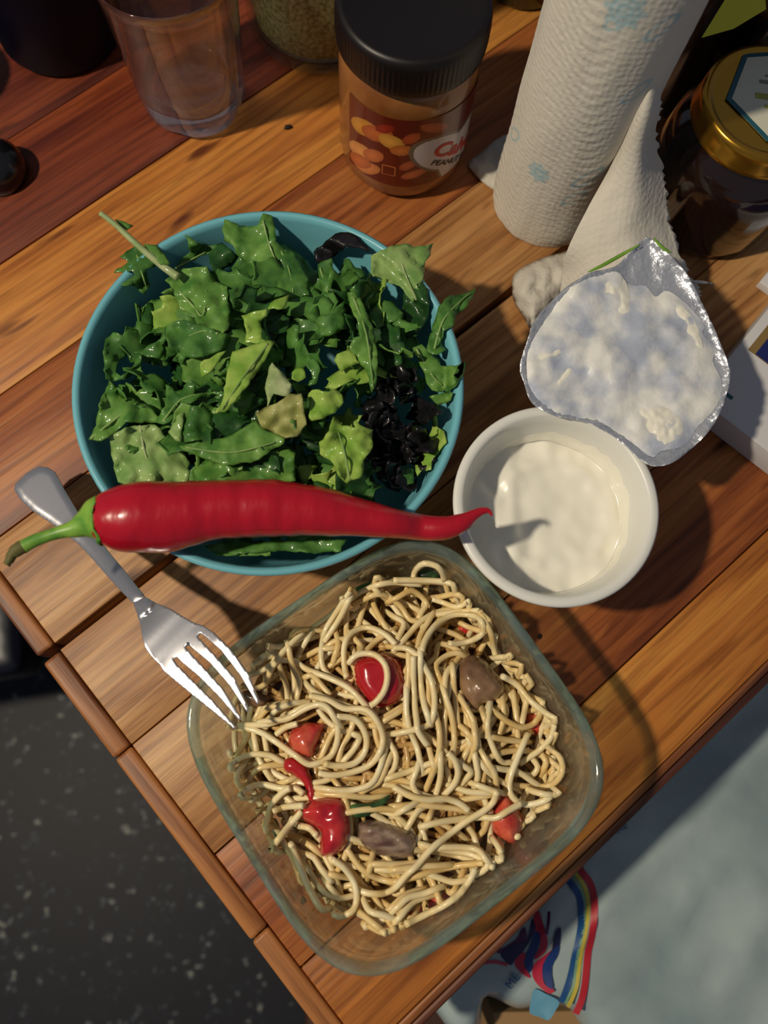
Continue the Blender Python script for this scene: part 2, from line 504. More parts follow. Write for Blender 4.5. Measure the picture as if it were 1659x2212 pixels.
LV = [
 (B_, [(280,300),(400,200),(450,160),(550,150),(620,180),(720,290),(700,300),(620,270),(540,262),(450,330),(380,400),(300,380)], 'black', -.004, .002, (0,0), 'dark red-black leaf bent against the back rim of the bowl', None),
 (B_, [(0,270),(100,290),(200,400),(240,500),(240,640),(130,660),(0,650)], 'green', -.002, .003, (0,0), 'green lettuce leaf behind the middle, below the bare turquoise wall', [(30,300),(90,450),(120,620)]),
 (B_, [(310,400),(420,350),(440,450),(410,620),(350,640)], 'green', 0, .002, (0,0), 'narrow upright rocket leaf with a pale rib near the back of the bowl', [(330,430),(390,620)]),
 (B_, [(250,780),(310,720),(320,800),(400,790),(520,690),(540,900),(400,960),(230,1000),(320,900)], 'green', -.004, .004, (0,0), 'ragged shaded green leaf right of the bowl centre', None),
 (B_, [(560,600),(650,540),(760,590),(740,640),(700,680),(720,760),(650,700),(700,760),(640,740)], 'fresh', .002, .002, (0,0), 'small bright rocket tip below the pale leaf at the back right', None),
 (A_, [(790,170),(870,220),(960,250),(1060,250),(1000,300),(900,340),(800,400),(700,440),(760,360),(840,310)], 'green', .000, .003, (0,0), 'thin serrated rocket leaf under the back rim, left of the big back leaf', [(720,430),(960,300)]),
 (A_, [(990,260),(1080,230),(1160,290),(1210,340),(1150,410),(1090,440),(1130,500),(1070,530),(1010,440),(980,340)], 'deep', -.002, .004, (0,0), 'dark curled leaf beside the big back leaf', None),
 (A_, [(1100,50),(1220,100),(1350,100),(1400,0),(1470,20),(1495,150),(1500,220),(1600,290),(1650,420),(1640,560),(1540,590),(1430,480),(1270,380),(1190,320),(1170,260),(1100,220),(1080,130)], 'fresh', .004, .003, (0,-.3), 'large green lettuce leaf standing over the back rim of the bowl', [(1400,60),(1450,250),(1560,520)]),
 (A_, [(400,260),(280,340),(350,380),(240,460),(380,450),(400,480),(290,560),(400,570),(480,640),(520,560),(480,440),(560,420),(600,300),(560,260)], 'green', .006, .003, (0,0), 'jagged rocket leaf poking over the left rear rim', [(420,330),(460,480),(500,600)]),
 (A_, [(400,700),(440,720),(460,800),(500,690),(530,700),(560,800),(520,900),(470,1000),(420,960),(430,860)], 'deep', -.008, .003, (0,0), 'slim shaded rocket leaf on the left inner wall', [(410,710),(450,960)]),
 (A_, [(640,520),(720,440),(960,420),(1030,530),(1120,570),(1120,680),(1150,760),(1130,900),(1000,1000),(900,900),(860,800),(760,760),(720,660),(610,620),(690,580)], 'fresh', .003, .004, (0,0), 'frilly green leaf with forked pale ribs left of centre', [(750,610),(850,720),(930,800),(960,600)]),
 (A_, [(1130,600),(1250,560),(1400,560),(1550,590),(1600,620),(1480,660),(1330,700),(1260,780),(1170,750)], 'green', .001, .004, (0,0), 'curled green leaf in the dark gap behind the light strip', None),
 (A_, [(640,880),(780,830),(1000,900),(1150,960),(1090,1060),(960,1130),(800,1120),(770,1180),(700,1150),(740,1060),(680,1070),(640,960)], 'green', .004, .004, (0,0), 'flat lobed rocket leaf left of centre with a lit pale rib', [(1050,940),(930,920),(820,960)]),
 (A_, [(640,880),(600,980),(470,1060),(400,1080),(500,1120),(600,1140),(640,1060)], 'green', .001, .003, (0,0), 'pointed rocket lobe above the dark hollow on the left', None),
 (A_, [(910,1170),(1050,1090),(1120,1070),(1060,1150),(980,1240),(920,1280)], 'lime', .003, .002, (0,0), 'small yellow-green leaf scrap left of the long bright leaf', None),
 (A_, [(170,980),(230,930),(310,960),(340,1060),(330,1120),(280,1150),(250,1240),(290,1270),(400,1200),(410,1080),(450,1100),(440,1200),(350,1290),(250,1310),(180,1290),(160,1150)], 'green', .000, .004, (0,0), 'rolled leaf with a pale edge at the left inner wall', None),
 (C_, [(640,110),(690,130),(740,190),(830,80),(880,100),(850,200),(960,170),(1010,180),(800,270),(700,380),(620,420),(560,400),(640,280)], 'green', -.001, .003, (0,0), 'forked rocket leaf in front of the dark hollow on the left', [(620,400),(760,230),(930,180)]),
 (C_, [(190,510),(400,430),(560,420),(650,520),(760,620),(830,720),(830,860),(600,880),(400,900),(270,870),(230,700)], 'pale', .001, .005, (0,0), 'pleated pale green leaf at the front left, touching the chilli', [(440,430),(480,640),(560,840)]),
 (C_, [(100,430),(110,340),(150,200),(200,80),(300,200),(400,220),(480,260),(540,310),(590,400),(450,410),(330,400),(270,460),(140,550),(40,540),(70,490)], 'fresh', .005, .004, (0,0), 'bright wrinkled leaf with a pointed tip at the left wall', [(60,530),(250,380),(420,250)]),
 (C_, [(660,480),(720,400),(740,300),(790,320),(770,440),(760,560),(720,550)], 'pale', .002, .002, (0,0), 'narrow pale stalk piece standing front left of centre', None),
 (C_, [(800,400),(830,280),(940,270),(1010,330),(1030,360),(1000,460),(1020,520),(960,530),(880,540),(760,560)], 'green', .000, .004, (0,0), 'shaded upright leaf between the pale stalk and the dark gap', None),
 (C_, [(860,780),(950,700),(1200,740),(1430,660),(1560,600),(1650,640),(1650,860),(1500,880),(1100,880),(880,850)], 'fresh', .000, .004, (0,0), 'broad green leaf lying right behind the chilli', None),
 (C_, [(750,590),(960,550),(1130,520),(1270,440),(1350,380),(1420,470),(1570,530),(1560,570),(1430,650),(1300,720),(1100,740),(950,690),(850,650)], 'fresh', .005, .002, (0,0), 'long broad leaf lying across the front, above the chilli', [(800,600),(1150,640),(1500,560)]),
 (A_, [(1380,790),(1520,780),(1610,820),(1600,920),(1500,950),(1400,920)], 'deep', -.008, .002, (0,0), 'rounded dark leaf deep in the central gap', None),
 (A_, [(1230,800),(1440,740),(1430,800),(1380,850),(1390,980),(1430,1000),(1260,1010),(1270,900)], 'lime', .004, .003, (0,0), 'light green strip with two wet highlights at the centre', None),
 (A_, [(1460,700),(1540,660),(1610,630),(1590,690),(1550,745),(1480,740),(1430,750)], 'lime', .004, .002, (0,0), 'little bright triangle of leaf above the central gap', None),
 (A_, [(1160,1080),(1400,990),(1495,1000),(1450,1070),(1420,1150),(1330,1280),(1200,1430),(1100,1550),(1030,1560),(1090,1440),(1110,1300),(1140,1180)], 'lime', .007, .002, (0,.3), 'long bright tapering leaf in the middle of the bowl', [(1440,1020),(1260,1260),(1080,1530)]),
 (B_, [(980,620),(1060,600),(1120,500),(1150,520),(1190,700),(1170,800),(1120,900),(1080,960),(1000,980),(960,860)], 'deep', .000, .004, (0,0), 'dark green fold hanging under the pale leaf at the back right', None),
 (B_, [(700,760),(800,680),(900,690),(980,780),(970,840),(880,850),(780,900),(740,850)], 'green', -.001, .004, (0,0), 'shaded lobed leaf left of the dark fold', None),
 (B_, [(730,330),(870,260),(990,235),(1060,265),(1140,255),(1210,240),(1190,330),(1150,380),(1140,480),(1110,560),(1070,650),(1050,700),(1000,640),(950,570),(870,540),(730,480)], 'pale', .010, .003, (0,0), 'pale translucent leaf overhanging the back right rim', [(1080,680),(980,440),(940,270)]),
 (B_, [(1250,730),(1340,640),(1440,630),(1540,590),(1520,660),(1450,750),(1390,800),(1370,880),(1290,920),(1270,1000),(1310,1060),(1240,1100),(1170,1080),(1180,960),(1220,840)], 'green', .012, .003, (0,0), 'rocket leaf sticking out over the right rim above the table gap', [(1220,1060),(1300,820),(1500,620)]),
 (B_, [(540,620),(620,620),(680,760),(750,900),(770,1060),(775,1200),(765,1350),(730,1400),(710,1330),(690,1230),(640,1180),(560,1050),(590,970),(640,960),(630,860),(560,720)], 'fresh', .006, .003, (0,0), 'twisted upright green leaf left of the black leaves', [(590,660),(690,950),(745,1370)]),
 (B_, [(460,1100),(560,1050),(640,1170),(560,1200),(500,1240),(440,1150)], 'lime', .002, .002, (0,0), 'small ragged light leaf touching the twisted leaf', None),
 (B_, [(110,1240),(150,1200),(200,1210),(215,1280),(160,1315),(110,1290)], 'lime', .001, .002, (0,0), 'tiny round bright green piece near the centre', None),
 (B_, [(230,1100),(300,1140),(330,1220),(300,1330),(240,1340),(260,1240),(220,1180)], 'green', -.002, .002, (0,0), 'curved green sprig beside the tiny round piece', None),
 (C_, [(1440,0),(1470,-60),(1530,0),(1620,110),(1600,200),(1480,180),(1430,290),(1420,100)], 'rib', .003, .002, (0,0), 'pale white-green rib piece in the middle of the bowl', None),
 (C_, [(1340,330),(1430,280),(1500,260),(1615,180),(1695,180),(1715,290),(1735,416),(1663,510),(1576,520),(1480,488),(1390,452),(1365,398)], 'olive', .006, .005, (0,0), 'olive-yellow crinkled lettuce heart piece at the centre', None),
 (D_, [(260,400),(380,380),(350,450),(270,460)], 'green', .000, .002, (0,0), 'small mid-green scrap under the glossy folded leaf', None),
 (D_, [(240,180),(300,150),(360,165),(460,150),(500,190),(510,250),(450,330),(330,380),(250,400),(240,280)], 'lime', .005, .003, (0,0), 'glossy folded lime leaf with a row of highlights right of centre', None),
 (D_, [(320,560),(400,470),(440,350),(500,430),(600,450),(610,390),(680,450),(740,470),(740,600),(670,700),(660,820),(600,850),(540,890),(470,800),(430,720),(330,650)], 'lime', .007, .005, (0,0), 'bright yellow-green crinkled leaf left of the black leaves', [(560,860),(520,640),(470,480)]),
 (B_, [(1050,1050),(1120,1020),(1200,1100),(1260,1140),(1270,1190),(1380,1190),(1450,1160),(1440,1250),(1370,1340),(1280,1390),(1200,1380),(1160,1330),(1130,1220)], 'fresh', .002, .004, (0,0), 'frilly rocket leaf at the right wall of the bowl', [(1080,1060),(1200,1260),(1280,1340)]),
 (B_, [(1290,1380),(1350,1290),(1400,1200),(1465,1150),(1455,1230),(1400,1330),(1330,1400)], 'green', .008, .002, (0,0), 'slender leaf rising along the right rim', None),
 (B_, [(1180,1430),(1280,1400),(1360,1400),(1340,1460),(1250,1500)], 'fresh', .003, .002, (0,0), 'small leaf tip against the right wall, beside the black leaves', None),
 (D_, [(1200,340),(1240,350),(1240,440),(1290,470),(1310,560),(1250,630),(1200,700),(1190,770),(1120,780),(1090,820),(1070,740),(1130,690),(1150,560),(1200,460)], 'lime', .000, .004, (0,0), 'yellow-green ruffled leaf down the right wall', None),
 (D_, [(960,760),(1060,770),(1060,880),(1000,890),(940,830)], 'green', -.002, .002, (0,0), 'small green tip at the lower right of the salad', None),
 ((0, 0, 1), [(440,1180),(500,1165),(600,1170),(700,1165),(750,1165),(735,1190),(690,1195),(600,1190),(470,1200)], 'green', .003, .002, (0,0), 'flat green leaf showing on the near side of the chilli', None),
 ((0, 0, 1), [(478,1184),(584,1186),(584,1200),(470,1199)], 'fresh', .003, .001, (0,0), 'short green stalk strip on the near side of the chilli', None),
]
for cr, pts, m, dz, ruf, tilt, lab, rib in LV:
    leaf(cr, pts, m, dz, ruf, tilt, label=lab, rib=rib)
# the long pale stem that points over the rear left rim
zs = [0.088, 0.085, 0.082, 0.079, 0.077, 0.0765]
st = [P(x, y, z) for (x, y), z in zip(crop(*A_, [(130, 0), (260, 100), (400, 230), (540, 350), (640, 430), (740, 500)]), zs)]
stem = empty('rocket_stem', st[-1])
tag(stem, 'long pale rocket stem pointing out over the left rear rim of the bowl', 'salad leaf')
inv = Vector(st[-1])
o = tube('stalk', [p - inv for p in catmull(st, 24)], [0.0012 + 0.0009 * i / 24 for i in range(25)], G['rib'], stem, 8)
for pts in ([(250, 50), (300, 60), (390, 100), (340, 130), (300, 110)], [(470, 240), (570, 250), (640, 330), (680, 400), (600, 400), (520, 320)]):
    q = crop(*A_, pts)
    o = grow('leaf_lobe', q, lambda x, y, d: 0.083 + 0.001 * nz(x, y, 3, .05) - 0.004 * (x - 260) / 100, G['fresh'], None, 7, 0.0005)
    o.parent = stem; o.matrix_parent_inverse = Matrix.Translation(-inv)

# the near-black ruffled leaves on the right of the salad
bl = 0
for i in range(34):
    a = rnd.uniform(0, 2 * math.pi); r = math.sqrt(rnd.random())
    cx, cy = 866 + 66 * r * math.cos(a), 925 + 118 * r * math.sin(a)
    cpos = 'middle' if abs(cx - 866) < 26 and abs(cy - 925) < 35 else (('upper ' if cy < 925 else 'lower ') + ('left' if cx < 866 else 'right'))
    n = 9
    pts = []
    R0 = rnd.uniform(24, 42)
    for k in range(n):
        t = 2 * math.pi * k / n
        rr = R0 * rnd.uniform(0.6, 1.15)
        pts.append((cx + rr * math.cos(t), cy + rr * math.sin(t) * rnd.uniform(.6, 1.2)))
    leaf((0, 0, 1), pts, 'black', rnd.uniform(-.010, -.001), .007, (rnd.uniform(-2, 2), rnd.uniform(-2, 2)),
         label='near-black ruffled lettuce piece at the %s of the dark glossy clump' % cpos, group='near-black ruffled lettuce pieces, %s of the clump' % cpos)

# the smaller leaves that fill the bowl under and between the big ones
def rocket(L_, W_, kind):
    """leaf blade in its own frame: x along the rib, lobed edge"""
    nu, nv = 18, 6
    ph = rnd.uniform(0, 6); lob = rnd.uniform(.15, .45) if kind else rnd.uniform(.05, .15)
    k1, k2, tw = rnd.uniform(-14, 22), rnd.uniform(-12, 25), rnd.uniform(-25, 25)
    V, F = [], []
    for i in range(nu + 1):
        u = i / nu
        wv = W_ * (math.sin(math.pi * min(1, u ** .8)) ** .6 + .05) * (1 - lob + lob * math.cos(u * 26 + ph))
        for j in range(nv + 1):
            s = (j / nv - .5) * 2
            x, y = u * L_ + .0018 * abs(s) * math.sin(u * 30), s * wv
            z = -k1 * (x - L_ / 2) ** 2 + k2 * y * y + .0016 * abs(s) * math.sin(u * 19 + ph + s * 2)
            t = tw * (x - L_ / 2)
            V.append((x - L_ / 2, y * math.cos(t) - z * math.sin(t), y * math.sin(t) + z * math.cos(t)))
    for i in range(nu):
        for j in range(nv):
            a = i * (nv + 1) + j
            F.append((a, a + 1, a + nv + 2, a + nv + 1))
    return V, F
TONE = {'deep': 'deep green', 'green': 'mid-green', 'fresh': 'fresh green', 'lime': 'lime-green'}
def bowl_place(px, py):
    if py > 990: return 'against the chilli'
    dx, dy = px - 592, py - 850
    if math.hypot(dx, dy) < 110: return 'in the middle of the bowl'
    if ((px - 868) / 130) ** 2 + ((py - 925) / 170) ** 2 < 1: return 'beside the near-black leaves'
    return 'near the %s wall of the bowl' % (('right' if dx > 0 else 'left') if abs(dx) > abs(dy) else ('back' if dy < 0 else 'front'))
for i in range(150):
    a = rnd.uniform(0, 2 * math.pi); r = math.sqrt(rnd.random())
    px, py = 592 + 345 * r * math.cos(a), 850 + 318 * r * math.sin(a)
    kind = rnd.random() < .65
    if ((px - 868) / 85) ** 2 + ((py - 925) / 135) ** 2 < 1: continue
    V, F = rocket(rnd.uniform(.028, .050), rnd.uniform(.006, .0125), kind)
    key = rnd.choices(['deep', 'green', 'fresh', 'lime'], [5, 8, 3, 1])[0]
    z = zmound(px, py) - rnd.uniform(.003, .020)
    c = P(px, py, z)
    if (c.xy - BC.xy).length > .064: c.xy = BC.xy + (c.xy - BC.xy).normalized() * rnd.uniform(.050, .064)
    o = mesh_obj('salad_leaf', V, F, G[key])
    o.location = c
    o.rotation_euler = (rnd.gauss(0, .6), rnd.gauss(0, .35), rnd.uniform(0, 6.28))
    md = o.modifiers.new('thickness', 'SOLIDIFY'); md.thickness = .0006
    pl_ = bowl_place(*proj(c)); tag(o, '%s %s salad leaf tucked %s' % (TONE[key], 'jagged' if kind else 'smooth-edged', pl_), 'salad leaf', '%s %s salad leaves %s' % (TONE[key], 'jagged' if kind else 'smooth-edged', pl_))

# ================================================================== CHILLI
m_chili = mat('chilli_red', (170, 12, 34), 0.30, coat=0.45, sss=0.05)
bump(m_chili, 95, .30, .0022, 2, stretch=(1.6, .7, 1))
m_calyx = mat('chilli_calyx', (96, 150, 50), 0.4); vary(m_calyx, (70, 128, 44), (130, 172, 66), 120)
m_calyx_end = mat('chilli_stem_tip', (92, 88, 44), 0.7)
ch = [(205,1124,36),(214,1122,50),(235,1121,66),(270,1120,76),(310,1117,80),(350,1115,79),(400,1110,74),(450,1104,68),(500,1100,66),(550,1099,65),(600,1098,63),(650,1101,59),(700,1107,54),
      (750,1114,47),(800,1121,40),(850,1130,34),(900,1138,30),(940,1141,28),(970,1139,26),(1000,1128,21),(1022,1114,14),(1042,1104,9),(1056,1104,6),(1063,1114,2)]
CZ = 0.0865
ctr, rad = [], []
for x, y, r in ch:
    z = CZ - 0.004 * (1 - min(1, r / 60)) if x < 900 else CZ - .006 + .004 * (x - 900) / 160
    p = P(x, y, z)
    ctr.append(p); rad.append(r * (CAMH - z) / FPX * 0.985)
path = catmull(ctr, 110); rr = [v.x for v in catmull([(q, 0, 0) for q in rad], 110)]
V, F = tube_data(path, rr, 40)
org = Vector(ctr[5])
for i in range(len(V)):
    k = i // 40
    c = path[k]
    d = V[i] - c
    f = 1 + .07 * noise.noise(V[i] * 60) * min(1, rr[k] / .008) + .02 * noise.noise(V[i] * 150) * min(1, rr[k] / .008) + .013 * math.sin(k * 1.5) * math.exp(-((k - 48) / 20) ** 2)
    V[i] = c + d * f
chili = empty('chilli_pepper', (org.x, org.y, org.z - rad[5]))
tag(chili, 'long glossy red chilli pepper laid across the bowl, its tip over the yoghurt cup', 'chilli pepper')
bo = Vector(chili.location)
mesh_obj('flesh', [v - bo for v in V], F, m_chili, chili)
cs = [(216,1124,57),(206,1125,50),(196,1128,41),(180,1134,29),(160,1142,20),(135,1148,15),(105,1157,13),(75,1168,14),(52,1180,15)]
cp = [P(x, y, CZ + .001) for x, y, r in cs]; cr_ = [r * (CAMH - CZ) / FPX for x, y, r in cs]
path = catmull(cp, 48); r2 = [v.x for v in catmull([(q, 0, 0) for q in cr_], 48)]
V, F = tube_data(path, r2, 24)
for i in range(24 * 10):                               # five points of the calyx creep over the shoulder
    k = i // 24; c = path[k]; a = 2 * math.pi * (i % 24) / 24
    V[i] = V[i] + (path[0] - path[4]).normalized() * (.0022 * max(0, math.cos(a * 5))) * (1 - k / 10)
mesh_obj('calyx', [v - bo for v in V], F, m_calyx, chili)
cs = [(53,1179,16),(40,1186,17),(28,1196,14),(22,1208,11),(14,1220,8)]
path = catmull([P(x, y, CZ + .001) for x, y, r in cs], 16)
V, F = tube_data(path, [v.x * (CAMH - CZ) / FPX * .9 for v in catmull([(r, 0, 0) for x, y, r in cs], 16)], 14)
mesh_obj('stem_end', [v + Vector((.0005 * noise.noise(v * 700), .0005 * noise.noise(v * 600), 0)) - bo for v in V], F, m_calyx_end, chili)

# ================================================================== GLASS DISH
TH = math.radians(34.7)
DC = Vector((0.0198, -0.0174, 0.0))
m_dish = clear_glass('dish_glass', (246, 250, 248), 0.88, 0.03, (206, 192, 160), 0.10)
m_rim = clear_glass('dish_rim_glass', (204, 228, 224), 0.5, 0.10, (170, 192, 192), 0.16)
def sup(a, h, k):
    c, s = math.cos(a), math.sin(a)
    r = h / ((abs(c) ** k + abs(s) ** k) ** (1 / k))
    return r * c, r * s
dish_prof = [(0.0, 0.0052, 3.4), (.030, .0052, 3.4), (.056, .0055, 3.5), (.0635, .0080, 3.6), (.0672, .014, 3.8), (.0705, .030, 4.0), (.0730, .046, 4.1), (.0742, .0535, 4.1), (.0752, .0560, 4.1), (.0768, .0572, 4.1), (.0783, .0566, 4.1),
             (.0788, .0550, 4.1), (.0782, .0515, 4.1), (.0768, .0490, 4.1), (.0760, .046, 4.1), (.0738, .030, 4.0), (.0706, .012, 3.8), (.066, .0035, 3.6), (.058, .0008, 3.5), (.054, .0, 3.5), (.050, .0008, 3.5), (.03, .0012, 3.4), (0.0, .0012, 3.4)]
NS = 128
V, F = [], []
for h, z, k in dish_prof:
    for j in range(NS):
        x, y = sup(2 * math.pi * j / NS, h, k)
        V.append((x, y, z))
for i in range(len(dish_prof) - 1):
    for j in range(NS):
        b_ = (j + 1) % NS
        F.append((i * NS + j, i * NS + b_, (i + 1) * NS + b_, (i + 1) * NS + j))
dish = mesh_obj('glass_dish', V, F, m_dish, loc=DC, rz=TH)
bm = bmesh.new(); bm.from_mesh(dish.data); bmesh.ops.remove_doubles(bm, verts=bm.verts, dist=1e-6); bmesh.ops.recalc_face_normals(bm, faces=bm.faces); bm.to_mesh(dish.data); bm.free()
dish.data.materials.append(m_rim)
for p in dish.data.polygons:
    if p.center.z > .0520 or (p.center.z > .0480 and max(abs(p.center.x), abs(p.center.y)) > .0755): p.material_index = 1
tag(dish, 'square clear glass food dish with rounded corners, holding spaghetti, at the table corner', 'dish')
def dish_local(x, y):
    dx, dy = x - DC.x, y - DC.y
    return dx * math.cos(TH) + dy * math.sin(TH), -dx * math.sin(TH) + dy * math.cos(TH)
def dish_r(x, y):
    u, v = dish_local(x, y)
    return (abs(u) ** 3.7 + abs(v) ** 3.7) ** (1 / 3.7)

# ================================================================== SPAGHETTI
m_sp = mat('spaghetti', (222, 194, 130), 0.42, coat=0.25, sss=0.12)
vary(m_sp, (214, 180, 112), (236, 214, 160), 70, 3)
nodes(m_sp)[2].inputs['Coat Roughness'].default_value = .15
m_sp2 = mat('spaghetti_pale', (214, 196, 150), 0.42, coat=0.25, sss=0.12)
vary(m_sp2, (226, 202, 144), (240, 226, 184), 70, 3)
nodes(m_sp2)[2].inputs['Coat Roughness'].default_value = .15
# height map of the heap, 1 mm cells
HN = 190
HX, HY = DC.x - .095, DC.y - .095
hmap = np.zeros((HN, HN))
for i in range(HN):
    for j in range(HN):
        x, y = HX + i * .001, HY + j * .001
        px, py = proj((x, y, .03))
        e = ((px - 858) / 410) ** 2 + ((py - 1608) / 410) ** 2
        q = dish_r(x, y) / .070
        hmap[i, j] = .0065 + max(0, .027 * (1 - max(e, q ** 2) ** 2.2)) if max(e, q) < 1 else .0065
def hget(x, y, r=1):
    i, j = int((x - HX) * 1000), int((y - HY) * 1000)
    i = min(max(i, 2), HN - 3); j = min(max(j, 2), HN - 3)
    return hmap[i - r:i + r + 1, j - r:j + r + 1].max()
def hput(x, y, z, r=1):
    i, j = int((x - HX) * 1000), int((y - HY) * 1000)
    if 2 < i < HN - 3 and 2 < j < HN - 3:
        s = hmap[i - r:i + r + 1, j - r:j + r + 1]
        np.maximum(s, z, out=s)
SR = .00150
dish_top = .052
def wall_in(z): return .0672 + (z - .014) * .19 - .0018 if z > .014 else .060 + z * .5 - .0018
MARKS = [(820, 1470, 'the ringed cherry tomato'), (1040, 1480, 'the light brown mushroom chunk'), (720, 1780, 'the crimson peeled tomato'), (660, 1600, 'the light red tomato flesh'),
         (835, 1815, 'the grey-brown mushroom chunk'), (1095, 1780, 'the dull red tomato half'), (925, 1250, 'the uppermost spaghetti ring'), (545, 1560, 'the fork tips'), (930, 1955, 'the slanting tomato strip'), (1165, 1560, 'the soft tomato piece at the right')]
def strand_label(c2, buried):
    c = sum(c2, Vector((0, 0, 0))) / len(c2)
    ln = sum((c2[i + 1] - c2[i]).length for i in range(len(c2) - 1)); ch_ = (c2[-1] - c2[0]).length
    d, mx_, my_, nm = min((math.hypot(c.x - x, c.y - y), x, y, n) for x, y, n in MARKS)
    if d < 45: where = 'touching'
    else:
        dx, dy = c.x - mx_, c.y - my_
        where = ('right of' if dx > 0 else 'left of') if abs(dx) > abs(dy) else ('below' if dy > 0 else 'above')
    size = 'short' if ln < 90 else ('long' if ln > 200 else 'medium-long')
    shape = 'straight' if ch_ > ln * .97 else ('hooked' if ch_ < ln * .72 else 'curved')
    return ('%s %s spaghetti strand %s %s' % (size, shape, where, nm)) if not buried else 'half-buried %s spaghetti strand %s %s' % (shape, where, nm)
def lay(pxs, name, label, group, r=SR, m=None, lift=0.0, buried=False, n=None):
    """drape one strand over what already lies in the dish"""
    c2 = [Vector((p[0], p[1], 0)) for p in pxs]
    if not label:
        if len(c2) == 2: c2.insert(1, (c2[0] + c2[1]) / 2)
        a_, b_ = c2[0] - c2[1], c2[-1] - c2[-2]
        c2 = [c2[0] + a_.normalized() * 24] + c2 + [c2[-1] + b_.normalized() * 24]
    L_ = sum((c2[i + 1] - c2[i]).length for i in range(len(c2) - 1))
    n = n or max(12, min(70, int(L_ / 9)))
    cc = catmull(c2, n)
    zz = []
    for q in cc:
        z = .034
        for _ in range(2):
            p = P(q.x, q.y, z)
            z = hget(p.x, p.y) + r * .80
        zz.append(min(z, dish_top))
    zz = np.array(zz)
    if not label:                                       # a plain strand: its ends dive between the others
        m_ = len(zz); e_ = max(3, m_ // 5)
        for i in range(e_):
            f_ = (1 - i / e_) ** 1.5 * .0050
            zz[i] = max(zz[i] - f_, .008); zz[m_ - 1 - i] = max(zz[m_ - 1 - i] - f_, .008)
    for _ in range(5):                                  # pasta is stiff: smooth it, never much below its support
        s = zz.copy(); s[1:-1] = (zz[:-2] + zz[1:-1] * 2 + zz[2:]) / 4
        zz = np.maximum(s, zz - .0011)
    path = []
    for q, z in zip(cc, zz):
        p = P(q.x, q.y, z + lift)
        for _ in range(8):                              # lean up the wall of the dish rather than pass through it
            if dish_r(p.x, p.y) <= wall_in(p.z) or z > .048: break
            z += .002; p = P(q.x, q.y, z + lift)
        k, lim = dish_r(p.x, p.y), wall_in(p.z)
        if k > lim:
            s = lim / k; p.x = DC.x + (p.x - DC.x) * s; p.y = DC.y + (p.y - DC.y) * s
        path.append(p)
        hput(p.x, p.y, z + r * .8)
    c0 = path[len(path) // 2].copy(); c0.z = min(p.z for p in path)
    v, f = tube_data([p - c0 for p in path], r, 7)
    o = mesh_obj(name, v, f, m or (m_sp if rnd.random() < .55 else m_sp2), loc=c0)
    if label: tag(o, label, 'spaghetti', group)
    else:
        lb = strand_label(c2, buried)
        tag(o, lb, 'spaghetti', lb.replace('strand', 'strands'))
    return o

# the tangled bottom of the heap, joined
V, F = [], []
for i in range(170):
    a = rnd.uniform(0, 6.28); r = math.sqrt(rnd.random())
    px, py = 858 + 375 * r * math.cos(a), 1608 + 375 * r * math.sin(a)
    t = rnd.uniform(0, 6.28); k = rnd.uniform(-.010, .010)
    pts = []
    x, y = px, py
    for s in range(15):
        z = .012
        p = P(x, y, .02)
        z = min(hget(p.x, p.y), .034) - rnd.uniform(.001, .004)
        q = P(x, y, max(z, .0085))
        kk = dish_r(q.x, q.y)
        lm = wall_in(q.z) - .0010
        if kk > lm: q.x = DC.x + (q.x - DC.x) * lm / kk; q.y = DC.y + (q.y - DC.y) * lm / kk
        pts.append(q)
        x += 26 * math.cos(t); y += 26 * math.sin(t); t += k * 26
    path = catmull(pts, 44)
    v, f = tube_data(path, SR, 6)
    n0 = len(V); V += v; F += [tuple(q + n0 for q in g) for g in f]
m_sp_low = mat('spaghetti_oily', (176, 138, 78), 0.35, coat=.3); vary(m_sp_low, (170, 128, 70), (206, 172, 108), 60, 3)
o = mesh_obj('spaghetti_heap', V, F, m_sp_low)
tag(o, 'tangled mass of oily spaghetti at the bottom of the glass dish', 'spaghetti', kind='stuff')

# sauce smeared over the bottom of the dish
m_sauce = mat('oily_sauce', (150, 112, 62), .3, coat=.4); vary(m_sauce, (126, 92, 52), (188, 146, 66), 90, 5, pos=(.3, .7), c3=(150, 110, 60))
o = grow('sauce', [(DC.x + math.cos(TH) * u - math.sin(TH) * v, DC.y + math.sin(TH) * u + math.cos(TH) * v) for u, v in [sup(2 * math.pi * k / 40, .0585, 3.5) for k in range(40)]],
         lambda x, y, d: .0056 + .0016 * max(0, nz(x, y, 3, 70) + .35) * min(1, d / .006), m_sauce, None, .0035, 0, xy=True)
tag(o, 'thin layer of yellow-brown oily sauce over the bottom of the glass dish', 'sauce', kind='stuff')

S1, S2, S3, S4, S5, S6 = (480,1190,.2532), (850,1190,.2532), (440,1500,.2532), (850,1500,.2532), (540,1760,.2532), (860,1700,.2773)
SG = 'loose spaghetti strands tangled in the glass dish'
SL = 'pale spaghetti strand tangled among the others in the glass dish'

# lower layer of separate strands
for i in range(60):
    a = rnd.uniform(0, 6.28); r = math.sqrt(rnd.random())
    x, y = 858 + 365 * r * math.cos(a), 1605 + 365 * r * math.sin(a)
    t = rnd.uniform(0, 6.28); k = rnd.choice([-1, 1]) * rnd.uniform(.002, .010)
    pts = [(x, y)]
    for s in range(rnd.randint(11, 17)):
        x += 26 * math.cos(t); y += 26 * math.sin(t); t += k * 26
        ex, ey = (x - 858) / 395, (y - 1607) / 395
        if ex * ex + ey * ey > .93: t += .55 * (1 if k > 0 else -1)
        pts.append((x, y))
    lay(pts, 'spaghetti', None, None, buried=True)

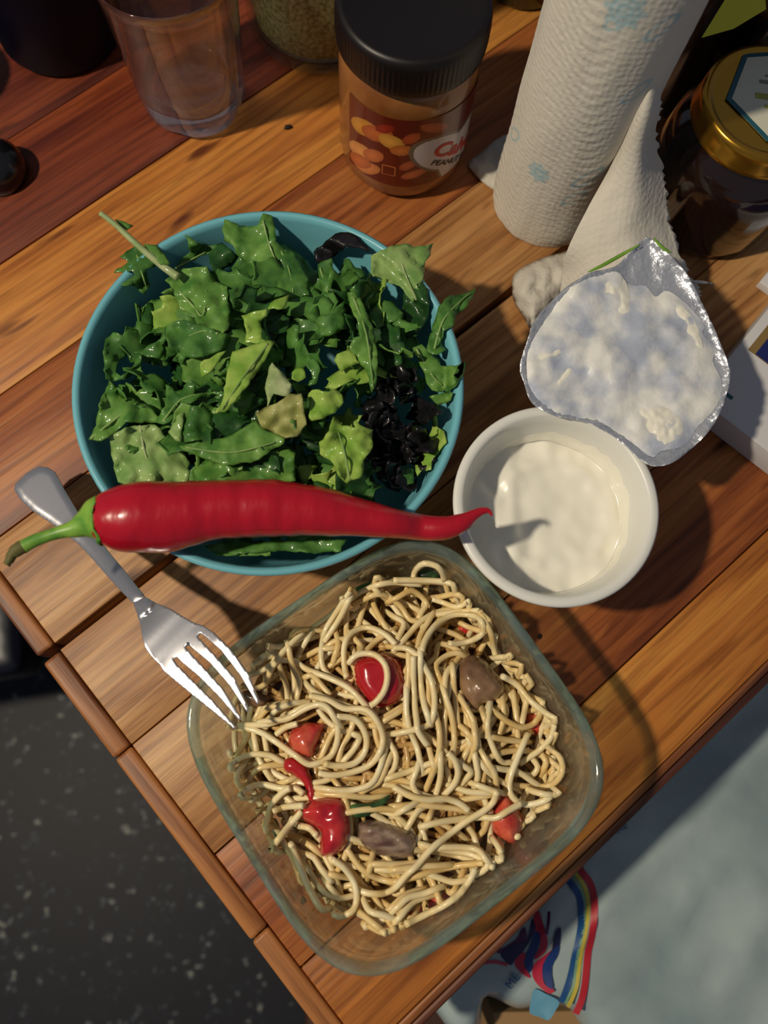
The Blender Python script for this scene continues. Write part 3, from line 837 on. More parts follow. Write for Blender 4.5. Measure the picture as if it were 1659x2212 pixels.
# ---- pieces lying in the pasta
def chunk(name, cr, pts, label, cat, m, top=.010, base=None, thick=0, amp=.001, sc_=.05, edge_pow=.5, dz=0.0, parent=None):
    """rounded lump with the outline seen, domed in the middle, sitting on the heap"""
    q = crop(*cr, pts)
    q = [(v.x, v.y) for v in catmull([(x, y, 0) for x, y in q], 48, closed=True)]
    cx = sum(p[0] for p in q) / len(q); cy = sum(p[1] for p in q) / len(q)
    if base is None:
        p = P(cx, cy, .036); base = hget(p.x, p.y) - .003
    base += dz
    sz = max(max(abs(p[0] - cx) for p in q), max(abs(p[1] - cy) for p in q))
    sd = rnd.uniform(0, 50)
    def zf(x, y, d):
        t = min(1, d / (sz * .55))
        return base + top * math.sqrt(max(0, 1 - (1 - t) ** 2)) + amp * nz(x, y, sd, sc_) * t
    step = 6
    o = grow(name, q, zf, m, parent, step, 0)
    # close it with a flat underside
    me = o.data
    bm = bmesh.new(); bm.from_mesh(me)
    ed = [e for e in bm.edges if e.is_boundary]
    r_ = bmesh.ops.extrude_edge_only(bm, edges=ed)
    nv = [g for g in r_['geom'] if isinstance(g, bmesh.types.BMVert)]
    for v in nv: v.co.z -= .0025; 
    bmesh.ops.contextual_create(bm, geom=[e for e in bm.edges if e.is_boundary])
    bmesh.ops.recalc_face_normals(bm, faces=bm.faces)
    for f in bm.faces: f.smooth = True
    bm.to_mesh(me); bm.free()
    for v in me.vertices: hput(v.co.x, v.co.y, v.co.z)
    if cat: tag(o, label, cat)
    return o
m_tom = mat('tomato_skin', (172, 28, 36), .26, coat=.5, sss=.15); bump(m_tom, 160, .25, .001, 2)
m_tomf = mat('tomato_flesh', (200, 64, 50), .28, coat=.5, sss=.2); vary(m_tomf, (184, 44, 42), (212, 100, 72), 130); bump(m_tomf, 260, .4, .001, 3)
m_tomr = mat('peeled_tomato', (188, 36, 48), .24, coat=.5, sss=.2); vary(m_tomr, (170, 26, 40), (204, 60, 54), 60); bump(m_tomr, 120, .3, .001, 2)
m_egg = mat('brown_vegetable', (128, 96, 66), .3, coat=.5, sss=.05); vary(m_egg, (96, 66, 48), (146, 114, 82), 70); bump(m_egg, 150, .35, .0012, 2)
m_egg2 = mat('grey_brown_vegetable', (118, 94, 74), .26, coat=.6); vary(m_egg2, (92, 64, 56), (150, 128, 108), 110, stretch=(1, 3, 1)); bump(m_egg2, 220, .6, .0012, 3)
m_herb = mat('dark_herb', (34, 66, 34), .4, coat=.3); vary(m_herb, (22, 46, 26), (70, 110, 56), 120)
chunk('tomato_piece', S2, [(570,610),(720,680),(730,700),(640,730),(560,700),(540,640)], 'small red tomato scrap under spaghetti near the upper right side of the dish', 'tomato', m_tomf, .004)
chunk('tomato_piece', S4, [(1130,160),(1230,150),(1300,190),(1290,300),(1240,360),(1180,330),(1130,260)], 'soft tomato piece under crossing strands at the right side of the dish', 'tomato', m_tomf, .005)
chunk('tomato_piece', S4, [(900,860),(960,830),(1040,900),(1080,1000),(1110,1080),(1090,1190),(1040,1280),(960,1270),(880,1210),(830,1110),(840,1000)], 'dull red tomato half at the lower right, beside the bare glass bottom', 'tomato', m_tomf, .011)
chunk('tomato_piece', S6, [(480,770),(400,760),(300,820),(160,920),(80,1000),(180,1010),(300,940),(400,880),(480,810)], 'slanting tomato skin strip at the bottom of the heap', 'tomato', m_tomf, .004, dz=.002)
chunk('tomato_piece', S1, [(1120,960),(1230,880),(1400,870),(1520,940),(1570,1080),(1560,1230),(1470,1320),(1330,1350),(1220,1290),(1130,1140)], 'shiny dark red cherry tomato ringed by a spaghetti loop', 'tomato', m_tom, .014, amp=.0005)
chunk('mushroom_piece', S1, [(180,1190),(300,1190),(400,1230),(420,1290),(340,1340),(240,1330),(160,1260)], 'reddish-brown vegetable scrap just beyond the fork tips', 'vegetable', m_egg, .005)
chunk('herb_leaf', S1, [(880,1140),(960,1170),(1000,1250),(930,1240)], 'small dark green herb scrap left of the cherry tomato', 'herb', m_herb, .001)
chunk('herb_leaf', S1, [(1100,340),(1200,280),(1290,260),(1180,330),(1110,390)], 'dark green strip at the back edge of the pasta, left side', 'herb', m_herb, .001)
chunk('herb_leaf', S1, [(1160,430),(1250,400),(1280,420),(1200,470)], 'small green skin bit just below the back edge of the pasta', 'herb', m_herb, .001)
chunk('zucchini_slice', S2, [(200,190),(280,140),(360,160),(400,220),(340,260),(240,250)], 'dark green slice inside the uppermost spaghetti ring', 'vegetable', m_herb, .003)
chunk('herb_leaf', S3, [(600,1060),(640,1120),(640,1200),(600,1240),(570,1150)], 'dark green sliver at the left edge of the heap', 'herb', m_herb, .001)

TR = {
 S1: [
  [(1270,190),(1340,230),(1420,260),(1560,250),(1659,260),(1850,265),(1960,300)], [(1110,400),(1200,340),(1330,290),(1460,270),(1600,280)], [(1090,330),(1070,420),(1060,560),(1060,720)],
  [(480,740),(600,690),(720,670),(860,680)], [(360,800),(450,820),(560,800),(700,730)], [(720,760),(670,850),(640,960),(680,1080),(780,1200),(950,1280),(1200,1370)],
  [(500,900),(430,960),(320,1030),(260,1050)], [(480,950),(510,1050),(550,1150),(560,1290)], [(400,1060),(370,1130),(300,1170),(230,1160)], [(880,830),(960,770),(1050,750)],
  [(1260,820),(1320,760),(1420,700)], [(1290,370),(1290,450),(1340,560),(1390,640)], [(1230,410),(1200,500),(1160,640)], [(1350,370),(1460,470),(1560,620)], [(1200,420),(1330,370),(1500,420),(1620,480)],
  [(750,880),(830,840),(930,830)], [(920,980),(1000,930)], [(320,1430),(370,1340),(470,1310)], [(400,1430),(480,1360),(560,1320),(640,1300)], [(1120,740),(1190,820),(1160,880)],
  [(700,1080),(760,1060),(800,1090),(860,1160)], [(1350,1440),(1480,1360),(1530,1330)], [(1000,480),(960,640),(990,780),(960,900)], [(1040,420),(950,560),(880,680),(850,820),(850,960),(910,1060),(1060,1140),(1180,1260),(1280,1380),(1330,1450)],
  [(530,930),(620,940),(720,1010),(900,1080),(1080,1170),(1200,1290)], [(1460,820),(1560,830),(1650,860)], [(920,700),(1010,560),(1060,460)], [(620,760),(520,860),(450,960)], [(570,850),(600,980),(660,1120),(640,1240)],
 ],
 S2: [
  [(180,360),(280,400),(400,390),(520,370),(620,400),(700,470)], [(0,420),(70,480),(130,580),(200,600)], [(30,400),(160,340),(280,440),(240,520)], [(430,680),(520,710),(600,760)], [(560,610),(640,650),(700,670)],
  [(60,790),(140,700),(210,620),(330,540),(480,500),(640,520)], [(400,540),(560,520),(700,510),(820,520),(810,540),(700,540)], [(800,580),(880,650),(950,730),(1030,800),(1080,880),(1090,1000),(1060,1080)],
  [(1090,900),(1130,980),(1140,1080),(1110,1140)], [(890,910),(970,900),(1060,860)], [(300,960),(360,900),(380,800),(480,810),(580,870)], [(400,1100),(360,980),(440,900),(540,870),(610,900)],
  [(520,960),(450,1050),(440,1200),(470,1350),(530,1460),(620,1540),(720,1670),(800,1800),(860,1890),(880,2020)], [(510,1050),(520,1200),(540,1400)], [(1089,1190),(1120,1300),(1090,1440)],
  [(590,1280),(630,1400),(650,1460)], [(820,1300),(780,1400),(790,1460)], [(300,600),(230,720),(200,850),(140,960)], [(0,560),(90,620),(40,740)], [(640,430),(540,480),(420,440)], [(240,860),(300,700),(420,600)],
  [(130,880),(130,1050),(110,1250),(100,1460),(105,1500)], [(250,1000),(300,1150),(300,1300),(350,1440)], [(930,760),(1000,800),(1060,870)], [(780,600),(830,700),(850,800)],
  [(1180,1130),(1230,1200),(1270,1320)], [(900,1280),(960,1350),(940,1460)], [(1000,1240),(1050,1340),(1040,1460)],
 ],
 S3: [
  [(480,200),(540,130),(640,90)], [(560,230),(610,140),(740,80),(820,70)], [(1280,230),(1240,350),(1180,440),(1150,570)], [(1280,340),(1330,370),(1280,470),(1200,560)], [(1010,520),(1060,400),(1120,300),(1200,230)],
  [(280,780),(290,660),(340,600)], [(290,500),(350,400),(370,330)], [(430,350),(450,470)], [(520,360),(540,480)], [(280,1050),(320,1180),(440,1290),(560,1380)], [(400,900),(500,850),(560,790)],
  [(480,1140),(540,1060)], [(760,1200),(880,1250),(960,1310)], [(650,760),(760,720)], [(1040,850),(1200,860),(1400,880),(1500,870)], [(1530,230),(1659,150)], [(1560,340),(1659,330)],
  [(1590,420),(1640,520),(1620,640),(1540,700)], [(1570,580),(1500,740),(1400,800)], [(380,740),(440,650),(540,610),(660,600)], [(600,1280),(640,1380),(690,1460)], [(740,1240),(800,1340),(850,1440)],
  [(1000,800),(1150,820),(1300,810),(1430,760),(1500,640),(1540,500)], [(160,740),(210,630),(300,550),(420,510),(560,520),(640,560)],
 ],
 S4: [
  [(0,700),(120,660),(280,600),(400,560)], [(760,150),(790,240)], [(930,60),(940,200),(900,340)], [(1030,60),(1050,200),(1060,380)], [(1130,80),(1100,220)], [(440,0),(500,200),(520,400),(500,520)],
  [(600,80),(680,220),(710,360)], [(690,300),(700,430),(640,560)], [(620,500),(580,580),(560,680)], [(580,600),(660,660),(600,740)], [(700,560),(720,700),(680,820)], [(290,1080),(320,1010)], [(140,1100),(200,1000),(260,960)],
  [(800,1080),(770,1160),(730,1200)], [(620,1110),(680,1190),(710,1290)], [(560,900),(700,880),(820,860)], [(520,790),(640,830),(800,840)], [(730,780),(840,820),(880,830)], [(820,100),(800,280),(830,400),(880,520),(930,580),(1000,580)],
  [(890,170),(970,230),(1080,280),(1180,260),(1240,190),(1250,150)], [(870,370),(980,390),(1080,400)], [(1270,520),(1300,580),(1270,660)], [(1180,540),(1230,620),(1180,690),(1080,680)], [(1110,880),(1150,810)],
  [(1150,540),(1250,470),(1340,370),(1370,270)], [(280,800),(340,650),(390,480),(390,300),(360,180)], [(360,860),(400,700),(400,560)], [(620,1000),(560,980),(400,960),(200,940),(60,950)],
  [(0,780),(120,800),(230,850),(350,890)], [(110,0),(110,150),(140,300),(200,450),(230,580)], [(190,150),(210,300),(290,420),(330,560)], [(300,1300),(500,1290),(650,1330),(780,1380)], [(280,1290),(450,1330),(650,1360),(780,1420)],
  [(1330,460),(1420,540),(1440,650),(1380,750),(1260,790),(1100,780)], [(200,640),(160,760),(210,860)], [(60,1000),(160,940)], [(940,640),(1060,660),(1180,740)],
 ],
 S5: [
  [(520,500),(580,600),(660,680),(780,710),(880,690)], [(600,480),(650,580),(700,640)], [(660,500),(730,520),(810,530)], [(380,200),(480,240),(560,300)], [(390,80),(500,110),(570,180)], [(450,330),(540,360),(600,450),(640,500)],
  [(860,340),(940,450),(1060,530),(1200,570),(1300,560),(1450,520),(1650,460)], [(1040,380),(1020,470)], [(1060,700),(1120,800),(1180,900)], [(960,850),(1080,950)], [(1220,780),(1330,680),(1450,640)], [(1280,870),(1400,740),(1540,690)],
  [(1540,560),(1580,640),(1610,700)], [(200,260),(260,380),(340,500)], [(1100,420),(1300,420),(1500,400)], [(1160,470),(1350,480),(1500,440)], [(960,700),(1020,820),(1150,860)], [(300,260),(380,400),(420,520)],
 ],
 S6: [
  [(620,640),(610,720),(590,780)], [(640,500),(700,560),(680,640),(560,700)], [(350,470),(500,470),(620,490),(680,560)], [(260,720),(290,790),(310,850)], [(120,700),(300,650),(480,610),(580,600)], [(0,640),(150,620),(350,610)], [(300,700),(420,740),(500,730)],
 ],
}
for cr, lst in TR.items():
    for pts in lst:
        lay(crop(*cr, pts), 'spaghetti', None, None)

# pieces on top, then the strands that cross them
chunk('mushroom_piece', S2, [(560,930),(640,890),(740,900),(850,1000),(930,1100),(950,1190),(880,1280),(760,1320),(720,1380),(640,1330),(560,1200),(530,1050)], 'smooth light brown mushroom chunk upper right in the pasta', 'vegetable', m_egg, .010, amp=.002, dz=.001)
chunk('mushroom_piece', S5, [(940,60),(1080,40),(1250,90),(1380,140),(1430,230),(1420,340),(1330,380),(1180,370),(1050,330),(930,230),(920,130)], 'grey-brown glistening mushroom chunk low in the heap', 'vegetable', m_egg2, .010, amp=.002, dz=.0035)
chunk('tomato_piece', S3, [(790,270),(860,240),(960,240),(1030,250),(1010,330),(960,450),(920,540),(800,510),(730,430),(730,340)], 'rough light red tomato flesh on the left of the heap', 'tomato', m_tomf, .008, amp=.002, dz=.002)
chunk('tomato_piece', S3, [(690,560),(780,540),(870,600),(930,740),(960,850),(940,960),(880,900),(860,780),(770,690),(690,650)], 'narrow red tomato skin ribbon joining two tomato pieces', 'tomato', m_tom, .004, dz=.003)
chunk('tomato_piece', S3, [(900,900),(1040,870),(1180,880),(1240,960),(1260,1120),(1230,1280),(1130,1370),(1010,1380),(990,1290),(980,1180),(900,1110),(790,1040),(790,990)], 'glossy crimson peeled tomato at the lower left of the heap', 'tomato', m_tomr, .011, amp=.002, dz=.001)
chunk('herb_leaf', S3, [(1250,940),(1380,930),(1500,900),(1590,860),(1560,930),(1450,1020),(1350,1050),(1280,1040)], 'dark green wilted herb right of the crimson tomato', 'herb', m_herb, .003)
TOP = [
 (S3, [(300,260),(420,260),(560,250),(700,190),(850,110),(980,95),(1080,150),(1140,260),(1140,400),(1080,530),(960,590),(880,590),(780,520),(640,420),(500,330),(380,290),(310,270)], 'spaghetti strand in a big closed loop left of centre, near the fork tips'),
 (S3, [(1130,190),(1260,200),(1340,260),(1390,380),(1370,500),(1280,590),(1130,610),(1030,590)], 'curled spaghetti strand nested right of the big left loop'),
 (S3, [(900,10),(1060,50),(1200,120),(1380,130),(1480,230),(1530,370),(1500,500),(1420,600),(1280,660),(1100,690),(980,670)], 'outermost curved strand sweeping round the loops left of centre'),
 (S3, [(280,1060),(270,960),(320,850),(420,780),(520,770),(650,800),(780,800),(850,850)], 'arched spaghetti strand at the left edge above the wall'),
 (S3, [(500,1200),(540,1080),(580,940),(680,830),(740,800)], 'steep spaghetti strand rising left of the crimson tomato'),
 (S3, [(590,1000),(700,960),(850,950)], 'short spaghetti end meeting the crimson tomato from the left'),
 (S3, [(600,1270),(690,1180),(760,1060)], 'straight strand running down left below the crimson tomato'),
 (S3, [(620,340),(700,280),(800,250)], 'short curved strand touching the light red tomato'),
 (S3, [(800,1120),(900,1140),(960,1200)], 'short curl tucked under the crimson tomato'),
 (S1, [(1060,1080),(1040,960),(1040,820),(1080,720),(1180,660),(1280,660),(1400,720),(1480,800)], 'hooped spaghetti strand above and left of the ringed cherry tomato'),
 (S1, [(1080,960),(1130,900),(1210,875),(1310,890),(1390,970),(1410,1080),(1380,1200),(1310,1290),(1260,1320)], 'spaghetti loop lying over the dark red cherry tomato'),
 (S1, [(400,1450),(560,1430),(700,1350),(820,1310),(900,1340),(960,1430)], None),
 (S2, [(170,240),(180,180),(230,120),(300,105),(370,130),(420,190),(430,250)], 'small upright spaghetti ring at the far end of the heap'),
 (S2, [(0,250),(200,250),(400,260),(520,290),(640,370),(710,430)], 'strand closing the far edge of the heap below the small ring'),
 (S2, [(240,860),(270,760),(350,640),(450,570),(560,540),(700,560),(760,620),(760,700),(680,760),(560,790),(470,790)], 'thick spaghetti curve looping round the upper right of the heap'),
 (S2, [(0,830),(100,830),(200,890),(260,980),(320,1100),(350,1250),(340,1400),(300,1480),(200,1520),(60,1550),(0,1560)], 'long strand falling from the cherry tomato and hooking left at mid heap'),
 (S2, [(170,900),(170,1100),(180,1300),(200,1460),(210,1540),(290,1660)], 'straight glossy strand right beside the cherry tomato'),
 (S2, [(230,920),(230,1100),(260,1300),(290,1400)], None),
 (S2, [(930,1070),(1050,1140),(1150,1260),(1280,1370),(1420,1460),(1470,1540),(1490,1650)], 'long strand running from the brown mushroom down the right side'),
 (S4, [(430,860),(520,760),(550,660),(520,560),(460,500)], 'short bright hook of spaghetti in the middle of the heap'),
 (S4, [(1150,330),(1100,440),(1050,560),(1000,700),(990,820),(1040,900),(1140,940),(1280,910),(1340,870)], 'j-shaped strand on the right turning back above the dull red tomato'),
 (S4, [(1500,530),(1540,620),(1500,740),(1440,830),(1340,860),(1200,830),(1130,800)], 'strand at the far right edge curling back into the heap'),
 (S4, [(640,990),(560,930),(440,890),(300,900),(150,870),(0,790)], 'bundle strand with a blunt wet end right of the green herb'),
 (S4, [(1090,930),(980,990),(880,1050),(780,1050),(700,1050),(450,1080),(220,1130)], 'long low strand crossing in front of the dull red tomato'),
 (S4, [(880,830),(850,920),(760,1000),(640,1070),(480,1190),(320,1320),(200,1460),(120,1530),(0,1660),(-110,1700),(-240,1690),(-340,1640)], 'very long pale strand sweeping diagonally over the lower heap'),
 (S4, [(840,1220),(900,1310),(920,1390),(900,1460)], 'short strand curving outwards below the dull red tomato'),
 (S5, [(700,380),(800,450),(880,560),(910,680),(890,800),(800,860),(700,850),(600,790),(520,660),(440,480),(370,300),(350,250)], 'pale loop hanging at the near left of the heap'),
 (S5, [(220,240),(310,120),(380,40)], None),
 (S6, [(60,1070),(200,1000),(360,920),(480,830),(560,720),(600,640)], 'nearest spaghetti strand, straight, ending over bare glass'),
 (S6, [(0,930),(80,860),(200,830),(280,800)], None),
]
for cr, pts, lab in TOP:
    lay(crop(*cr, pts), 'spaghetti', lab, None, m=m_sp2, r=.00155, lift=.0006)
crumb(506, 1634, .030, .0016, 'black pepper speck at the left edge of the spaghetti')
crumb(655, 1944, .020, .0014, 'black pepper speck on the glass wall nearest the viewer, left')

# ================================================================== FORK
m_steel = mat('stainless_steel', (196, 196, 200), .26, metal=.82)
K7 = (0, 960, .3737)
head = [(291,1304),(300,1326),(306,1352),(309,1375),(314,1397),(328,1418),(347,1437),(355,1450),
        (400,1487),(450,1527),(509,1576),(512,1570),(460,1512),(418,1470),(384,1436),(376,1424),(384,1420),(396,1432),
        (432,1462),(475,1505),(519,1557),(523,1551),(485,1490),(445,1445),(412,1410),(402,1398),(410,1394),(421,1404),
        (455,1432),(497,1480),(535,1538),(540,1532),(508,1464),(470,1420),(438,1386),(428,1376),(435,1369),(447,1378),
        (478,1404),(520,1458),(557,1522),(562,1517),(540,1458),(500,1402),(462,1366),(440,1352),(428,1349),(415,1343),(396,1332),(372,1317),(352,1309),(330,1301),(316,1292)]
handle = [(36,1048),(34,1058),(46,1078),(75,1105),(110,1128),(140,1150),(175,1178),(205,1210),(235,1245),(265,1278),(291,1304),(316,1292),(296,1268),(268,1232),(243,1203),(225,1180),(195,1150),(170,1110),(140,1060),(120,1022),(104,1012),(86,1010),(60,1024)]
outl = handle[:10] + head + handle[12:]
FZC = catmull([(0, .022, 0), (.2, .026, 0), (.35, .034, 0), (.5, .047, 0), (.60, .0540, 0), (.68, .0548, 0), (.785, .0578, 0), (.9, .0605, 0), (1.0, .0615, 0)], 56)
def fork_z(x, y, d):
    s = ((x - 60) * 495 + (y - 1035) * 505) / 707 / 707      # 0 at the handle end, 1 at the tine tips
    zc = FZC
    s = min(max(s, 0), 1)
    for i in range(56):
        if zc[i + 1].x >= s:
            t = (s - zc[i].x) / max(1e-9, zc[i + 1].x - zc[i].x); z = zc[i].y * (1 - t) + zc[i + 1].y * t; break
    if s < .55: z += .0010 * min(1, d / 10)                  # crowned handle
    if s > .68:                                               # the head leans: its far side is the higher
        c = ((x - 60) * 505 - (y - 1035) * 495) / 707
        z += min(1, (s - .68) / .08) * c * .000030
    else: z += 0
    return z
fork = empty('fork', P(430, 1450, .0575))
tag(fork, 'four-tined stainless steel fork resting on the rim of the glass dish, tines in the pasta', 'fork')
for nm, ol in (('handle', handle), ('tined_head', head)):
    o = grow(nm, ol, fork_z, m_steel, None, 5, .0014, edge=5)
    o.parent = fork; o.matrix_parent_inverse = Matrix.Translation(-Vector(fork.location))
    o.modifiers['thickness'].offset = 1
    md = o.modifiers.new('soft_edge', 'BEVEL'); md.width = .0004; md.segments = 2; md.limit_method = 'ANGLE'; md.angle_limit = 1.0

# ================================================================== YOGHURT CUP
YC = Vector((0.0956, 0.0918, 0))
m_cup = mat('white_plastic', (222, 222, 214), .35, sss=.05)
m_yog = mat('yoghurt', (236, 233, 218), .28, coat=.3, sss=.15); bump(m_yog, 90, .25, .0015, 3)
prof = [(0, .0015), (.028, .0015), (.0305, .004), (.0390, .038), (.0427, .0570), (.0438, .0640), (.0452, .0650), (.0478, .0650), (.0489, .0640), (.0489, .0622), (.0480, .0618), (.0446, .0618), (.0436, .057), (.0400, .038), (.0315, .003), (.029, 0), (0, 0)]
cup = lathe('yoghurt_cup', prof, m_cup, loc=YC, seg=96)
tag(cup, 'round white plastic yoghurt cup, opened and half full, right of the salad bowl', 'yoghurt cup')
V, F = [(0, 0, .0395)], []
NR, NC, NA = 26, 12, 120
def wall_r(z): return .0390 + (z - .038) * .19
for i in range(1, NR + NC + 1):
    for k in range(NA):
        a = 2 * math.pi * k / NA
        t = min(1, i / NR)
        R0 = wall_r(.0395) + .0002
        x, y = R0 * t * math.cos(a), R0 * t * math.sin(a)
        z = .0395 + (.0030 * nz(x, y, 1, 60) + .0020 * nz(x, y, 4, 130) * t)
        z += .0024 * math.exp(-((x + .016) / .0035) ** 2) * math.exp(-((y - .006) / .020) ** 2)   # the spoon ridge
        z += .0016 * math.exp(-((math.hypot(x - .004, y) - .027) / .003) ** 2) * (.5 + nz(a, 0, 2, 2))
        z -= .0018 * math.exp(-((x + .008) / .005) ** 2) * math.exp(-((y + .012) / .012) ** 2)
        if i > NR:                                       # a film licked up the wall, highest on the right and at the back
            h = .0035 + .012 * max(0, math.cos(a - .55)) ** .5 * (.75 + .5 * nz(math.cos(a) * 3, math.sin(a) * 3, 6)) + .002 * nz(math.cos(a) * 9, math.sin(a) * 9, 3)
            u = (i - NR) / NC
            z = min(z + h * u, .0605)
            th = .0012 * math.sin(math.pi * (1 - u) * .5) * (.6 + .8 * abs(nz(a * 5, u * 4, 2))) - .0004 * (u > .95)
            r = wall_r(z) + .0004 - th
            x, y = r * math.cos(a), r * math.sin(a)
        V.append((x, y, z))
for k in range(NA): F.append((0, 1 + k, 1 + (k + 1) % NA))
for i in range(NR + NC - 1):
    for k in range(NA):
        a, b_ = 1 + i * NA + k, 1 + i * NA + (k + 1) % NA
        F.append((a, a + NA, b_ + NA, b_))
mesh_obj('yoghurt', V, F, m_yog, cup)

# ---- foil lid
m_foil = mat('foil', (200, 204, 212), .34, metal=.6); bump(m_foil, 330, .7, .0012, 4)
m_film = mat('yoghurt_film', (206, 210, 214), .4, coat=.15); vary(m_film, (176, 184, 200), (226, 226, 220), 55, 3, pos=(.38, .6)); bump(m_film, 110, .6, .0016, 3)
K5 = (950, 500, .4274)
fo = crop(*K5, [(470,870),(425,760),(405,680),(440,560),(480,450),(560,360),(640,280),(760,210),(880,180),(960,110),(1030,40),(1070,40),(1140,100),(1220,180),(1270,250),(1330,370),(1390,500),(1440,620),(1468,720),(1440,850),(1380,980),(1280,1090),(1180,1165),(1080,1185),(1000,1140),(900,1050),(780,980),(680,950),(580,930)])
def foil_z(x, y, d):
    t = math.exp(-d / 9)
    z = .066 + .0035 * nz(x, y, 2, 1 / 120) + .0012 * nz(x, y, 7, 1 / 40) + .0025 * t + .0012 * t * math.sin((x * 1.0 + y * 1.3) * .25)
    z += .006 * max(0, (600 - y) / 90)
    return z
foil = grow('foil_lid', [(v.x, v.y) for v in catmull([(x, y, 0) for x, y in fo], 120, closed=True)], foil_z, m_foil, None, 8, .0003, jitter=1.2, edge=7)
tag(foil, 'peeled-back round silver foil lid smeared with yoghurt, hinged to the white cup', 'lid')
fi = crop(*K5, [(520,470),(600,350),(690,255),(820,215),(900,205),(960,270),(1040,275),(1090,330),(1150,300),(1250,370),(1335,470),(1330,520),(1390,600),(1380,660),(1425,760),(1400,880),(1300,990),(1240,1080),(1120,1110),(1070,1140),(960,1060),(820,970),(680,940),(560,905),(460,800),(440,700),(450,590)])
def film_z(x, y, d):
    return foil_z(x, y, 99) + .0004 + .0012 * min(1, d / 14) * (1 + .8 * nz(x, y, 5, 1 / 30)) + .0011 * abs(nz(x * .6 + y * .5, y * .3, 9, 1 / 26)) + .0012 * max(0, nz(x, y, 12, 1 / 45))
o = grow('yoghurt_film', [(v.x, v.y) for v in catmull([(x, y, 0) for x, y in fi], 90, closed=True)], film_z, m_film, foil, 9, 0, jitter=1.5)
for pts in ([(840,250),(930,240),(960,330),(960,400),(900,420),(860,370)], [(590,760),(640,680),(680,700),(660,750),(600,810)], [(1010,900),(1100,880),(1200,920),(1230,1010),(1120,1080),(1040,1000)],
            [(480,640),(600,580),(660,570),(620,610),(520,660)], [(1130,330),(1200,420),(1250,520),(1330,600),(1300,480),(1240,390)]):
    q = [(v.x, v.y) for v in catmull([(x, y, 0) for x, y in crop(*K5, pts)], 30, closed=True)]
    grow('yoghurt_blob', q, lambda x, y, d: foil_z(x, y, 99) + .0016 + .0011 * min(1, d / 16) * (1 + nz(x, y, 3, 1 / 12)), m_yog, foil, 5, 0, jitter=2.5)
m_green = mat('green_print', (112, 158, 52), .5)
for pts in ([(1270,588),(1300,574),(1345,549),(1382,528)], [(1413,514),(1424,528),(1436,538),(1450,546)]):
    path = catmull([P(x, y, foil_z(x, y, 0) + .0006) for x, y in pts], 14)
    o = tube('green_edge', path, [.0003 + .0007 * math.sin(math.pi * i / 14) for i in range(15)], m_green, foil, 6, .35)

# ================================================================== PAPER TOWEL
m_paper = mat('paper_towel', (204, 200, 188), .9, sss=.0)
N, L, b = nodes(m_paper)
at = N.new('ShaderNodeAttribute'); at.attribute_name = 'print'; at.attribute_type = 'GEOMETRY'
L.new(at.outputs['Color'], b.inputs['Base Color'])
tc = N.new('ShaderNodeTexCoord')
vo = N.new('ShaderNodeTexVoronoi'); vo.inputs['Scale'].default_value = 330; vo.inputs['Randomness'].default_value = .35
no = N.new('ShaderNodeTexNoise'); no.inputs['Scale'].default_value = 500
mm = N.new('ShaderNodeMath'); mm.operation = 'ADD'
bp = N.new('ShaderNodeBump'); bp.inputs['Strength'].default_value = .38; bp.inputs['Distance'].default_value = .0007
L.new(tc.outputs['Object'], vo.inputs[0]); L.new(tc.outputs['Object'], no.inputs[0]); L.new(vo.outputs[0], mm.inputs[0]); L.new(no.outputs[0], mm.inputs[1]); L.new(mm.outputs[0], bp.inputs['Height']); L.new(bp.outputs[0], b.inputs['Normal'])
RX, RY, RR, RH = .1165, .3010, .0335, .225
PAPER, BLUE = np.array(lin((208, 203, 190))[:3]), np.array(lin((136, 178, 190))[:3])
def paint(o, fn):
    ca_ = o.data.color_attributes.new('print', 'FLOAT_COLOR', 'POINT')
    buf = np.ones((len(o.data.vertices), 4), dtype=np.float32)
    for i, v in enumerate(o.data.vertices):
        buf[i, :3] = fn(v.co)
    ca_.data.foreach_set('color', buf.ravel())
spots = []
for px, py, r, kind in [(1163, 374, .0078, 'flower'), (1270, 385, .0085, 'leaf'), (1240, 428, .007, 'leaf'), (1110, 290, .007, 'leaf'), (1350, 25, .010, 'flower'), (1335, 50, .006, 'leaf'), (1375, 200, .007, 'leaf'), (1430, 60, .007, 'leaf')]:
    a, z = cyl_hit(px, py, RX, RY, RR)
    spots.append((a * RR, z, r, kind))
for _ in range(14):
    spots.append((rnd.uniform(0, 3.0) * RR, rnd.uniform(.02, .2), .0075, rnd.choice(['flower', 'leaf'])))
def towel_col(co):
    a = math.atan2(co.y, co.x) * RR; z = co.z; k = 0
    for sa_, sz, r, kind in spots:
        dx = a - sa_; dy = z - sz
        if abs(dx) > .015 or abs(dy) > .015: continue
        t = math.atan2(dy, dx); d = math.hypot(dx, dy)
        if kind == 'flower':
            e = r * (.86 + .14 * math.cos(8 * t)); k = max(k, min(1, max(0, (e - d) / .0014)) * (.75 + .25 * math.cos(d * 2200)))
        else:
            u, v = dx * .7 + dy * .7, -dx * .7 + dy * .7
            e = math.hypot(u / (r * 1.2), v / (r * .5)); k = max(k, max(0, 1 - abs(e - .85) / .22))
    return PAPER * (1 - k * .85) + BLUE * k * .85
towel = empty('paper_towel_roll', (RX, RY, 0))
tag(towel, 'upright roll of white paper towel with pale blue flower print, a sheet hanging loose', 'paper towel')
nu, nvv = 220, 260
V, F = [], []
